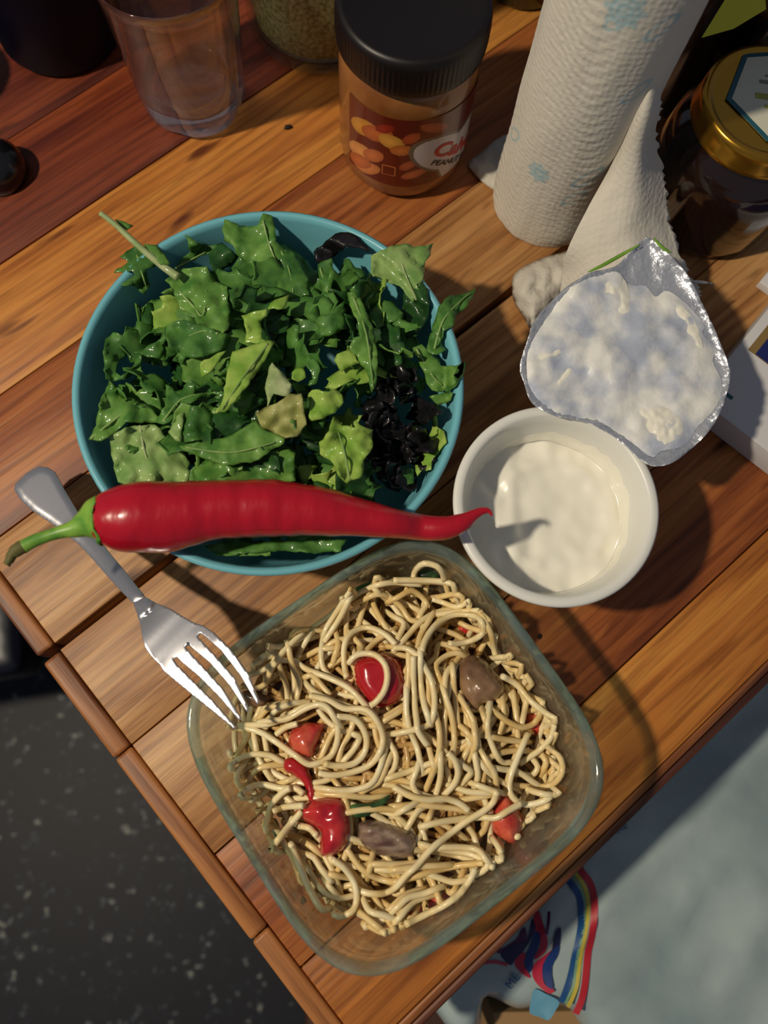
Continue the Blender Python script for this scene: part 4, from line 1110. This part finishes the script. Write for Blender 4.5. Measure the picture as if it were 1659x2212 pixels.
for j in range(nvv + 1):
    z = RH * j / nvv
    for i in range(nu):
        a = 2 * math.pi * i / nu
        r = RR * (1 - .02 * math.exp(-z / .004)) + .0006 * noise.noise(Vector((math.cos(a) * 3, math.sin(a) * 3, z * 30))) + .00016 * math.sin(z * 1100 + 6 * math.sin(a * 5 + z * 40)) * (.5 + .5 * math.sin(a * 4 + z * 30))
        V.append((r * math.cos(a), r * math.sin(a), z))
for j in range(nvv):
    for i in range(nu):
        k = (i + 1) % nu
        F.append((j * nu + i, j * nu + k, (j + 1) * nu + k, (j + 1) * nu + i))
F.append(tuple(nvv * nu + i for i in range(nu)))
F.append(tuple(range(nu))[::-1])
o = mesh_obj('roll', V, F, m_paper, towel); paint(o, towel_col)
m_core = mat('cardboard', (150, 116, 76), .8)
lathe('cardboard_core', [(.019, RH - .001), (.019, RH + .003), (.0175, RH + .003), (.0175, RH - .001)], m_core, towel, seg=40)
def paper_sheet(name, rows, parent, nu=40, nv=50, amp=.0008, seed=0, tatter=False):
    v, f = grid_surface(rows, nu, nv)
    out = []
    for k, p in enumerate(v):
        i = k % (nu + 1)
        q = p + Vector((0, 0, amp * nz(p.x, p.y, seed, 55) + amp * .5 * nz(p.x, p.y, seed + 3, 160)))
        if tatter and i == nu:
            q += Vector((rnd.uniform(-.0013, .0016), rnd.uniform(-.0006, .0006), 0))
        out.append(q)
    loc = Vector(parent.location) if parent else Vector((0, 0, 0))
    o = mesh_obj(name, [p - loc for p in out], f, m_paper, parent)
    paint(o, lambda co: PAPER)
    md = o.modifiers.new('thickness', 'SOLIDIFY'); md.thickness = .0004
    return o
# the loose sheet falling from the right of the roll to the table
rows = [[(1412,150,.132),(1417,148,.131),(1423,146,.130),(1429,146,.130)],
        [(1372,240,.108),(1388,245,.112),(1408,240,.112),(1425,230,.104)],
        [(1325,350,.075),(1345,345,.084),(1385,330,.090),(1415,300,.082)],
        [(1270,450,.060),(1320,430,.068),(1380,415,.072),(1436,400,.062)],
        [(1228,535,.046),(1300,520,.056),(1370,500,.060),(1444,480,.050)],
        [(1215,590,.030),(1290,590,.046),(1380,580,.052),(1480,575,.040)],
        [(1210,640,.020),(1290,660,.036),(1400,650,.040),(1515,640,.026)]]
paper_sheet('loose_sheet', rows, towel, 40, 80, .0010, 3, True)
rows = [[(1424,150,.128),(1422,156,.126),(1420,160,.124)],
        [(1395,210,.118),(1412,212,.112),(1424,205,.106)],
        [(1345,320,.080),(1375,312,.076),(1405,290,.070)],
        [(1310,400,.050),(1345,400,.048),(1385,380,.046)]]
paper_sheet('sheet_fold', rows, towel, 14, 30, .0005, 5)
rows = [[(1450,600,.045),(1463,590,.046),(1476,600,.044)], [(1480,612,.044),(1492,603,.046),(1500,610,.044)], [(1510,612,.040),(1518,606,.040),(1528,612,.036)], [(1536,610,.034),(1538,611,.033),(1540,613,.032)]]
paper_sheet('torn_corner', rows, towel, 8, 24, .0012, 8, True)
# crumpled napkin end lying on the table left of the foil
m_nap = m_paper
nap = crop(950, 500, .4274, [(370,230),(420,180),(500,140),(600,110),(680,90),(800,120),(760,220),(650,300),(560,400),(490,480),(460,500),(420,430),(370,340)])
o = grow('napkin', [(v.x, v.y) for v in catmull([(x, y, 0) for x, y in nap], 60, closed=True)],
         lambda x, y, d: .004 + .014 * min(1, d / 30) ** .6 + .005 * nz(x, y, 2, 1 / 28) * min(1, d / 12) + .002 * nz(x, y, 8, 1 / 12), m_paper, None, 8, .0004, jitter=1)
paint(o, lambda co: PAPER * .92)
tag(o, 'crumpled white paper napkin lying on the planks beside the foil lid', 'napkin')
nap = [(1012,352),(1040,330),(1075,300),(1100,300),(1100,410),(1072,412),(1045,395),(1022,372)]
o = grow('napkin', [(v.x, v.y) for v in catmull([(x, y, 0) for x, y in nap], 40, closed=True)],
         lambda x, y, d: .002 + .004 * min(1, d / 20) + .003 * nz(x, y, 2, 1 / 20) * min(1, d / 8), m_paper, None, 8, .0004, jitter=1)
paint(o, lambda co: PAPER * .85)
tag(o, 'thin white paper scrap flat on the table between the peanut butter and the towel roll', 'napkin')

# ================================================================== PEANUT BUTTER JAR
JC = Vector((.0275, .3340, 0)); JR = .0378
jar = empty('peanut_butter_jar', JC)
tag(jar, 'peanut butter jar with a dark ribbed screw lid and a label of peanuts', 'jar')
m_pb = mat('peanut_butter', (134, 84, 42), .3, coat=.7); vary(m_pb, (120, 70, 32), (150, 98, 52), 40)
lathe('jar_body', [(0, .0), (.030, 0), (.034, .0015), (.0366, .006), (JR, .014), (JR, .070), (.0372, .077), (.035, .082), (.0335, .085), (.0335, .092), (0, .092)], m_pb, jar, seg=80)
m_lid = mat('dark_lid', (18, 12, 12), .42)
def rib(r, z, a): return (r + (.00022 * math.cos(a * 90) if .0382 < r and .0875 < z < .1035 else 0), z)
lathe('screw_lid', [(.033, .0862), (.0385, .0862), (.0390, .0872), (.0392, .092), (.0392, .099), (.0391, .1035), (.0383, .1065), (.0366, .1078), (.0350, .1080), (.0342, .1074), (0, .1074)], m_lid, jar, seg=360, fn=rib)
# label wrapped round the front, its print painted on the mesh
m_lab = mat('jar_label', (90, 40, 20), .3, coat=.5)
N, L, b = nodes(m_lab); at = N.new('ShaderNodeAttribute'); at.attribute_name = 'print'; L.new(at.outputs['Color'], b.inputs['Base Color'])
LR_ = JR + .0004
def on_jar(px, py):
    a, z = cyl_hit(px, py, JC.x, JC.y, LR_)
    if a > 0: a -= 2 * math.pi
    return Vector((a * LR_, z))
K2 = (650, 0, .3617)
def lj(x, y): return on_jar(*crop(*K2, [(x, y)])[0])
aL, aR = lj(290, 800).x, lj(880, 900).x + 1.2 * LR_
zT, zB = .0700, .0165
nuts = []
for x, y, rx, ry, rot, c in [(370,760,70,40,.5,(206,140,50)),(450,800,90,50,.4,(190,96,44)),(540,850,80,55,-.2,(214,150,62)),(600,900,70,45,.2,(196,110,50)),(660,830,60,40,.6,(176,78,40)),(800,765,80,30,-.4,(170,74,44)),
                          (350,900,60,35,.5,(222,150,84)),(430,930,60,38,.6,(204,112,60)),(390,1000,70,34,.5,(216,130,70)),(350,960,55,30,.5,(196,104,56)),(680,1040,80,32,.35,(190,96,60)),(640,990,60,32,.6,(176,84,52)),(500,770,60,30,.5,(150,44,30))]:
    p = lj(x, y); s = (lj(x + 20, y) - p).length / 20
    nuts.append((p.x, p.y, rx * s, ry * s, rot, np.array(lin(c)[:3])))
o1, o2 = lj(640, 1000), lj(1040, 660)
ov = [lj(*q) for q in [(618,950),(640,880),(700,830),(790,800),(870,800),(920,780),(950,730),(1000,680),(1050,620)]]
ax = (lj(985, 850) - lj(780, 935)).normalized()
OC = lj(860, 910)
V, F = [], []
nu, nvv = 220, 120
for j in range(nvv + 1):
    for i in range(nu + 1):
        a = (aL + (aR - aL) * i / nu) / LR_; z = zB + (zT - zB) * j / nvv
        V.append((LR_ * math.cos(a), LR_ * math.sin(a), z))
for j in range(nvv):
    for i in range(nu):
        q = j * (nu + 1) + i; F.append((q, q + 1, q + nu + 2, q + nu + 1))
lab = mesh_obj('label', V, F, m_lab, jar)
base_c, brown, white, grey = np.array(lin((96, 28, 16))[:3]), np.array(lin((132, 80, 40))[:3]), np.array(lin((196, 188, 186))[:3]), np.array(lin((104, 88, 74))[:3])
def lab_col(co):
    a = math.atan2(co.y, co.x)
    if a > 0: a -= 2 * math.pi
    u, v = a * LR_, co.z
    c = base_c
    for nx_, ny_, rx, ry, rot, col in nuts:
        dx, dy = u - nx_, v - ny_
        x_, y_ = dx * math.cos(-rot) - dy * math.sin(-rot), dx * math.sin(-rot) + dy * math.cos(-rot)
        e = math.hypot(x_ / rx, y_ / ry)
        if e < 1: c = col * (1.15 - .4 * e)
    d = Vector((u, v)) - OC
    x_, y_ = d.dot(ax), d.x * -ax.y + d.y * ax.x
    hw = .0135; mid = hw * .62
    e = math.hypot(x_ / .0215 if x_ < 0 else x_ / .034, y_ / (.0120 if x_ < .004 else .0120 + min(.010, (x_ - .004) * .9)))
    if e < 1.16: c = grey
    if e < 1.02: c = white
    return c
paint(lab, lab_col)
def text_pts(s, size, bold=0.0):
    cu = bpy.data.curves.new('lettering', 'FONT'); cu.body = s; cu.size = size; cu.resolution_u = 3; cu.offset = size * bold
    ob = bpy.data.objects.new('lettering', cu); COL.objects.link(ob)
    dg = bpy.context.evaluated_depsgraph_get()
    me = bpy.data.meshes.new_from_object(ob.evaluated_get(dg))
    bpy.data.objects.remove(ob)
    bm = bmesh.new(); bm.from_mesh(me)
    bmesh.ops.subdivide_edges(bm, edges=bm.edges, cuts=1)
    bmesh.ops.triangulate(bm, faces=bm.faces)
    v = [Vector((x.co.x, x.co.y)) for x in bm.verts]; f = [tuple(q.index for q in x.verts) for x in bm.faces]
    bm.free()
    return v, f
def jar_text(s, size, p0, m, bold=0.0, wide=1.0):
    v, f = text_pts(s, size, bold)
    up = Vector((-ax.y, ax.x))
    out = []
    for q in v:
        p = p0 + ax * q.x * wide + up * q.y
        a = p.x / LR_; r = LR_ + .00025
        out.append((r * math.cos(a), r * math.sin(a), p.y))
    o = mesh_obj('lettering', out, f, m, jar, smooth=False)
    return o
m_red = mat('red_print', (190, 52, 46), .4); m_blk = mat('dark_print', (50, 38, 38), .4); m_org = mat('orange_print', (196, 110, 60), .4)
jar_text('Calvé', .0135, lj(775, 928), m_red, .03, 1.4)
jar_text('PEANUT BUTTER', .0056, lj(772, 984), m_blk, .02, 1.25)
# small square emblem
c0 = lj(524, 1018)
V, F = [], []
for k in range(4):
    sx, sy = [(-1, -1), (1, -1), (1, 1), (-1, 1)][k]
    for s in (.0040, .0034):
        u, v = c0.x + sx * s, c0.y + sy * s
        V.append(((LR_ + .0002) * math.cos(u / LR_), (LR_ + .0002) * math.sin(u / LR_), v))
for k in range(4):
    q = (k + 1) % 4; F.append((2 * k, 2 * q, 2 * q + 1, 2 * k + 1))
mesh_obj('emblem', V, F, m_org, jar, smooth=False)

# ================================================================== TUMBLER
GC = Vector((-.1005, .3660, 0))
m_gl = clear_glass('tumbler_glass', (250, 251, 251), .22, .01)
def sq(r, z, a):
    k = max(0, 1 - z / .055)
    f = 1 + k * .10 * abs(math.cos(2 * (a - .5))) ** .7 + .010 * math.cos(4 * a + z * 90) * (1 - abs(z / .05 - 1))
    return (r * f, z)
lathe('tumbler', [(0, .0015), (.018, .0015), (.0225, 0), (.0262, .0006), (.0285, .004), (.0300, .012), (.0322, .030), (.0350, .060), (.0378, .092), (.0390, .0965), (.0384, .0975), (.0375, .0965), (.0358, .085), (.0330, .060), (.0300, .036), (.0275, .022), (.0245, .0165), (.018, .0145), (0, .014)],
      m_gl, loc=GC, seg=72, fn=sq)
tag(bpy.data.objects['tumbler'], 'empty clear glass tumbler with a thick squarish base, on the dark rear planks', 'glass')

# ================================================================== DARK MUG, GRAIN JAR, KNOB
m_navy = mat('navy_enamel', (6, 8, 26), .5, spec=.25)
MC = P(165, 175, 0); MC = Vector((MC.x - .012, MC.y + .0385, 0))
mug = lathe('mug', [(0, .003), (.034, .003), (.036, .006), (.0385, .05), (.0405, .098), (.0415, .100), (.0430, .099), (.0425, .096), (.0405, .05), (.0385, .004), (.036, 0), (0, 0)], m_navy, loc=MC, seg=64)
tag(mug, 'plain very dark navy mug standing left of the glass tumbler', 'mug')
RJ = P(690, 172, 0); RJ = Vector((RJ.x + .0, RJ.y + .046, 0))
m_grain = mat('grain', (150, 134, 92), .8); vary(m_grain, (118, 100, 62), (184, 168, 124), 420, 3); bump(m_grain, 500, .5, .0004, 2)
m_jg = clear_glass('jar_glass', (244, 248, 242), .92, .03)
gj = empty('grain_jar', RJ)
tag(gj, 'large clear glass jar of pale grain standing behind the tumbler and peanut butter', 'jar')
lathe('grain', [(0, .0075), (.038, .0075), (.0415, .011), (.0425, .02), (.0425, .125), (.02, .130), (0, .131)], m_grain, gj, seg=56)
lathe('glass', [(0, .0), (.041, 0), (.0455, .004), (.0465, .012), (.0465, .15), (.0438, .15), (.0438, .012), (.040, .0068), (0, .0065)], m_jg, gj, seg=64)
m_knob = mat('black_gloss', (14, 14, 16), .25, coat=.5)
kc = P(30, 352, .010)
kb = lathe('stopper', [(0, 0), (.0155, 0), (.0165, .0012), (.0168, .006), (.0155, .012), (.0120, .0165), (.006, .0190), (0, .0195)], m_knob, loc=(kc.x - .0115, kc.y, 0), seg=48)
tag(kb, 'round glossy black bottle stopper at the left edge of the table', 'stopper')
m_bot = mat('dark_bottle', (16, 26, 20), .15, coat=.5)
bt = P(80, 225, 0)
b_ = lathe('jar', [(0, 0), (.028, 0), (.030, .002), (.030, .040), (.027, .046), (.027, .052), (0, .052)], m_bot, loc=(bt.x - .073, bt.y + .002, 0), seg=48)  # jar out of view at the left, added only to cast a rounded shadow
tag(b_, 'unseen squat dark jar behind the black stopper, added to cast the rounded shadow in view', 'jar')
bt = P(1105, 60, 0)
b_ = lathe('bottle', [(0, 0), (.026, 0), (.028, .003), (.028, .10), (.022, .12), (.011, .135), (.0105, .16), (0, .16)], m_bot, loc=(bt.x + .010, bt.y + .040, 0), seg=40)
tag(b_, 'small dark green bottle behind the towel roll and the peanut butter', 'bottle')

# ================================================================== GOLD-LIDDED JAR
HC = Vector((.2135, .3020, 0))
m_gold = mat('gold_lid', (190, 142, 50), .22, metal=.9)
m_dark = mat('dark_preserve', (30, 16, 12), .12, coat=.8)
hj = empty('preserve_jar', HC)
tag(hj, 'dark preserve jar with a gold metal lid bearing a hexagonal label', 'jar')
lathe('jar_body', [(0, 0), (.036, 0), (.0405, .003), (.0425, .010), (.0430, .045), (.0415, .058), (.037, .066), (.034, .069), (.034, .078), (0, .078)], m_dark, hj, seg=72)
lathe('metal_lid', [(.033, .0705), (.0362, .0705), (.0372, .0715), (.0365, .0735), (.0362, .0790), (.0360, .0820), (.0350, .0845), (.0335, .0852), (.0318, .0846), (.0305, .0834), (.0290, .0830), (0, .0832)], m_gold, hj, seg=72)
m_teal = mat('teal_print', (34, 86, 98), .4); m_cream = mat('cream_label', (206, 204, 184), .5); m_ol = mat('olive_print', (156, 156, 70), .5); m_grey = mat('grey_print', (130, 126, 116), .5)
hl, hc = P(1568, 215, .0834) - HC, P(1692, 206, .0834) - HC
hR, hang = (hl - hc).xy.length, math.atan2((hl - hc).y, (hl - hc).x)
def hexa(name, R, z, m):
    V = [(hc.x + R * math.cos(hang + k * math.pi / 3), hc.y + R * math.sin(hang + k * math.pi / 3), z) for k in range(6)]
    V += [(x, y, z - .0003) for x, y, _ in V]
    F = [tuple(range(6)), tuple(range(11, 5, -1))] + [(k, (k + 1) % 6, 6 + (k + 1) % 6, 6 + k) for k in range(6)]
    return fix_normals(mesh_obj(name, V, F, m, hj, smooth=False))
hexa('label_border', hR, .0838, m_teal); hexa('label', hR - .0030, .0840, m_cream)
for y0, x0, x1, m, t in [(.0100, -.010, .008, m_grey, .0012), (.0060, -.013, .012, m_grey, .0022), (-.0030, -.015, .012, m_ol, .0034), (-.0090, -.010, .010, m_ol, .0020)]:
    q = box('print_line', (x0, y0 - t / 2, .0840), (x1, y0 + t / 2, .0842), m, hj)
    q.rotation_euler = (0, 0, hang + math.pi - .25); q.location = (hc.x, hc.y, 0)

# jar behind it; a lit patch is painted yellow on its lid
m_olid = mat('olive_lid', (96, 70, 34), .45, metal=.4)
m_yel = mat('yellow_lit_patch', (214, 204, 40), .5)
yp = P(1660, -45, .105)
yv = Vector((yp.x + .010 - HC.x, yp.y + .022 - HC.y)); yv = yv.normalized() * max(yv.length, .0885)
yj = empty('olive_lid_jar', (HC.x + yv.x, HC.y + yv.y, 0))
tag(yj, 'brown jar with a yellow patch of light painted on its lid behind the gold-lidded jar', 'jar')
lathe('jar_body', [(0, 0), (.034, 0), (.036, .004), (.036, .085), (.034, .095), (0, .095)], m_dark, yj, seg=56)
lathe('jar_lid', [(.036, .092), (.0435, .092), (.0440, .095), (.0440, .104), (.0425, .107), (0, .107)], m_olid, yj, seg=56)
mesh_obj('lid_lit_patch', [tuple(P(x, y, .1073) - Vector(yj.location)) for x, y in [(1515, 82), (1585, 62), (1655, 20), (1650, -40), (1590, -40)]], [(0, 1, 2, 3, 4)], m_yel, yj, smooth=False)

# ================================================================== WHITE BOX
m_box = mat('white_card', (206, 204, 204), .55)
m_brn = mat('bronze_print', (132, 108, 62), .5); m_nvy = mat('navy_print', (26, 36, 96), .5)
bc = P(1506, 857, .0195)
d1 = (P(1659, 667, .0195) - P(1571, 776, .0195)).normalized(); ang = math.atan2(d1.y, d1.x)
wb = empty('white_carton', (bc.x, bc.y, 0), ang)
tag(wb, 'flat white cardboard carton with a bronze and navy print at the right edge', 'box')
box('carton', (0, -.075, .0), (.16, 0, .0195), m_box, wb, .0006)
def loc_box(px, py):
    p = P(px, py, .0197) - Vector((bc.x, bc.y, 0)); return (p.x * math.cos(ang) + p.y * math.sin(ang), -p.x * math.sin(ang) + p.y * math.cos(ang))
a1, b1 = loc_box(1616, 755); a2, b2 = loc_box(1629, 768)
box('bronze_panel', (a1, -.060, .0195), (a1 + .09, b1, .01962), m_brn, wb)
box('navy_panel', (a1 + .0005, -.060, .01962), (a1 + .088, b2, .01972), m_nvy, wb)
t_ = loc_box(1576, 856)
box('teal_mark', (t_[0] - .0012, t_[1] - .002, .0195), (t_[0] + .0012, t_[1] + .002, .0196), m_teal, wb, .0)
pc = P(1642, 608, .006)
o = box('card_packet', (0, -.03, 0), (.07, 0, .006), m_box, None, .0005); o.location = (pc.x, pc.y, 0); o.rotation_euler = (0, 0, ang)
tag(o, 'corner of a thin white card packet at the foot of the gold-lidded jar', 'packet')

# ================================================================== PLASTIC BAG, CHAIR, CARTON BELOW
m_bag = mat('bag_plastic', (150, 168, 168), .28, coat=.3)
vary(m_bag, (140, 158, 160), (166, 180, 178), 14, 3)
bump(m_bag, 26, .35, .004, 5, stretch=(1, 1.6, 1))
def bag_top(x, y):
    u, v = x * ca + y * sa, -x * sa + y * ca              # along / across the table edge
    z = -.108 + .010 * nz(x, y, 4, 9) + .004 * nz(u * .6, v * 1.6, 2, 30) + .0018 * abs(nz(x, y, 9, 45)) + .0022 * max(0, 1 - abs(nz(u * .5 + 3, v, 6, 22)) * 9)
    return z
outline = [tuple(P(x, y, -.108).xy) for x, y in [(985, 2260), (1010, 2290), (1046, 2240), (1060, 2176), (1130, 2200), (1185, 2188), (1240, 2194), (1275, 2240), (1330, 2300), (1500, 2360)]] + [(.34, -.30), (.42, -.27), (.50, -.10), (.47, .06), (.38, .14), (.25, .10), (.12, .0), (.05, -.06), (.018, -.10), (.012, -.13)]
q = [(v.x, v.y) for v in catmull([(x, y, 0) for x, y in outline], 150, closed=True)]
bag = grow('plastic_bag', q, lambda x, y, d: bag_top(x, y) - .018 * math.exp(-d / .005), m_bag, None, .007, 0, xy=True)
bm = bmesh.new(); bm.from_mesh(bag.data)
cx, cy = .2, -.08
for depth, s in ((-.20, 1.0), (-.285, .94)):
    ed = [e for e in bm.edges if e.is_boundary]
    r_ = bmesh.ops.extrude_edge_only(bm, edges=ed)
    for g in r_['geom']:
        if isinstance(g, bmesh.types.BMVert):
            g.co = Vector((cx + (g.co.x - cx) * s + .006 * noise.noise(g.co * 30), cy + (g.co.y - cy) * s, depth))
bmesh.ops.contextual_create(bm, geom=[e for e in bm.edges if e.is_boundary])
bmesh.ops.recalc_face_normals(bm, faces=bm.faces)
for f in bm.faces: f.smooth = True
bm.to_mesh(bag.data); bm.free()
tag(bag, 'pale blue-white plastic carrier bag with rainbow print, below the table edge', 'bag')
def Pb(px, py, up=.0006):
    z = -.108
    for _ in range(4):
        p = P(px, py, z); z = bag_top(p.x, p.y) + up
    return P(px, py, z)
KB = (1000, 1850, .2411)
def bprint(name, pts, col, width=None, up=.0008):
    m = bpy.data.materials.get('bag_print_%s' % name) or mat('bag_print_%s' % name, col, .4)
    c = [(x, y, 0) for x, y in crop(*KB, pts)]
    if width:
        cc = catmull(c, 50); V, F = [], []
        for i, p in enumerate(cc):
            t = (cc[min(i + 1, 50)] - cc[max(i - 1, 0)]).normalized(); nn = Vector((-t.y, t.x, 0)) * width * KB[2] / 2
            for s in (-1, 0, 1): V.append(Pb((p + nn * s).x, (p + nn * s).y, up))
        for i in range(50):
            for j in range(2):
                a = i * 3 + j; F.append((a, a + 1, a + 4, a + 3))
        o = mesh_obj(name, V, F, m, bag)
    else:
        q = [(v.x, v.y) for v in catmull(c, 40, closed=True)]
        o = grow(name, q, lambda x, y, d: Pb(x, y, up).z, m, bag, 5, 0)
    return o
bprint('red_stripe', [(1040,60),(1060,130),(1135,230),(1172,350),(1178,500),(1157,700),(1122,850),(1107,1000),(1092,1150),(1062,1290),(1010,1410)], (176, 34, 46), 62)
bprint('yellow_stripe', [(990,90),(1010,150),(1085,260),(1122,400),(1117,550),(1097,700),(1062,850),(1040,1000),(1022,1150),(985,1260),(940,1350)], (186, 170, 60), 36)
bprint('green_stripe', [(965,110),(985,170),(1060,290),(1092,420),(1090,560),(1070,710),(1036,860),(1012,1010),(990,1150),(955,1240),(915,1320)], (110, 150, 116), 26)
bprint('blue_stripe', [(920,150),(950,220),(1028,330),(1058,450),(1058,600),(1035,750),(1000,900),(970,1050),(932,1180),(880,1310)], (20, 72, 124), 58)
FL = {'red_flame': (176, 30, 60), 'blue_flame': (24, 52, 110), 'dark_flame': (34, 34, 74), 'purple_flame': (84, 32, 78)}
for nme, pts, up in [('purple_flame', [(300,850),(380,810),(480,740),(520,660),(560,640),(560,760),(440,800),(340,870)], .0008),
    ('dark_flame', [(340,870),(440,790),(560,760),(600,640),(620,560),(650,640),(600,760),(540,850),(470,920),(430,975),(370,930)], .0011),
    ('red_flame', [(640,520),(680,490),(710,580),(740,680),(760,760),(740,850),(660,920),(640,900),(690,800),(680,700),(630,640)], .0009),
    ('red_flame', [(470,920),(540,860),(560,900),(545,960),(590,1050),(600,1090),(530,1050),(470,980)], .0010),
    ('blue_flame', [(640,680),(690,700),(680,800),(630,920),(620,1000),(590,1040),(550,960),(560,900),(600,800)], .0013),
    ('red_flame', [(620,1040),(640,960),(700,910),(780,850),(800,830),(760,900),(720,960),(710,1040),(725,1130),(760,1170),(800,1180),(820,1210),(770,1230),(700,1180),(640,1110)], .0012),
    ('blue_flame', [(740,920),(800,840),(860,800),(850,880),(800,980),(795,1060),(805,1180),(750,1160),(715,1080),(715,1000)], .0016),
    ('dark_flame', [(800,840),(830,680),(860,640),(880,650),(870,760),(855,810)], .0015)]:
    bprint(nme, pts, FL[nme], None, up)
bprint('purple_bar', [(772,495),(765,600),(750,700)], (84, 32, 78), 26, .0012)
bprint('red_line', [(190,955),(280,945),(400,972)], (186, 60, 80), 30)
bprint('light_blue_patch', [(640,1190),(740,1230),(860,1300),(830,1380),(770,1465),(690,1440),(600,1400),(610,1290)], (92, 150, 176), None, .0008)
m_bl = mat('bag_print_lettering', (24, 86, 132), .4)
def bag_text(s, size, p0, direction):
    v, f = text_pts(s, size)
    d = Vector(direction).normalized(); up = Vector((d.y, -d.x))
    out = [Pb(p0[0] + d.x * q.x + up.x * q.y, p0[1] + d.y * q.x + up.y * q.y, .0012) for q in v]
    mesh_obj('lettering', out, f, m_bl, bag, smooth=False)
bag_text('MÈ', 27, (1103, 2138), (.62, -.78))
bag_text('pal', 22, (1333, 1797), (.95, -.3))
m_card = mat('cardboard_box', (150, 118, 78), .8)
cb = P(1165, 2200, -.15)
o = box('cardboard_box', (-.030, -.12, -.138), (.034, .0, 0), m_card, None, .001); o.location = (cb.x, cb.y + .004, -.150)
tag(o, 'brown cardboard box peeking out under the carrier bag at the bottom', 'box')
# the chair seat that carries bag and box
m_seat = mat('chair_wood', (60, 36, 22), .5)
chair = empty('chair', (.235, -.16, FZ), 0)
tag(chair, 'wooden chair pushed to the table, its seat hidden under the carrier bag', 'chair')
box('seat', (-.27, -.21, .432), (.32, .27, .452), m_seat, chair, .006)
for x in (-.25, .27):
    for y in (-.19, .22):
        box('leg', (x, y, 0), (x + .035, y + .035, .432), m_seat, chair, .004)
# black bench under the left side of the table
m_bench = mat('black_leather', (15, 17, 30), .4); bump(m_bench, 20, .3, .01, 2)
bench = empty('bench', (P(30, 1440, -.34).x - .10, P(30, 1440, -.34).y, FZ), .16)
tag(bench, 'black upholstered bench seat seen below the left edge of the table', 'bench')
box('seat_cushion', (-.35, -.022, .33), (.105, .16, .40), m_bench, bench, .018, 4)
for x in (-.33, .06):
    for y in (0.0, .12):
        box('leg', (x, y, 0), (x + .025, y + .025, .335), m_bench, bench, .002)
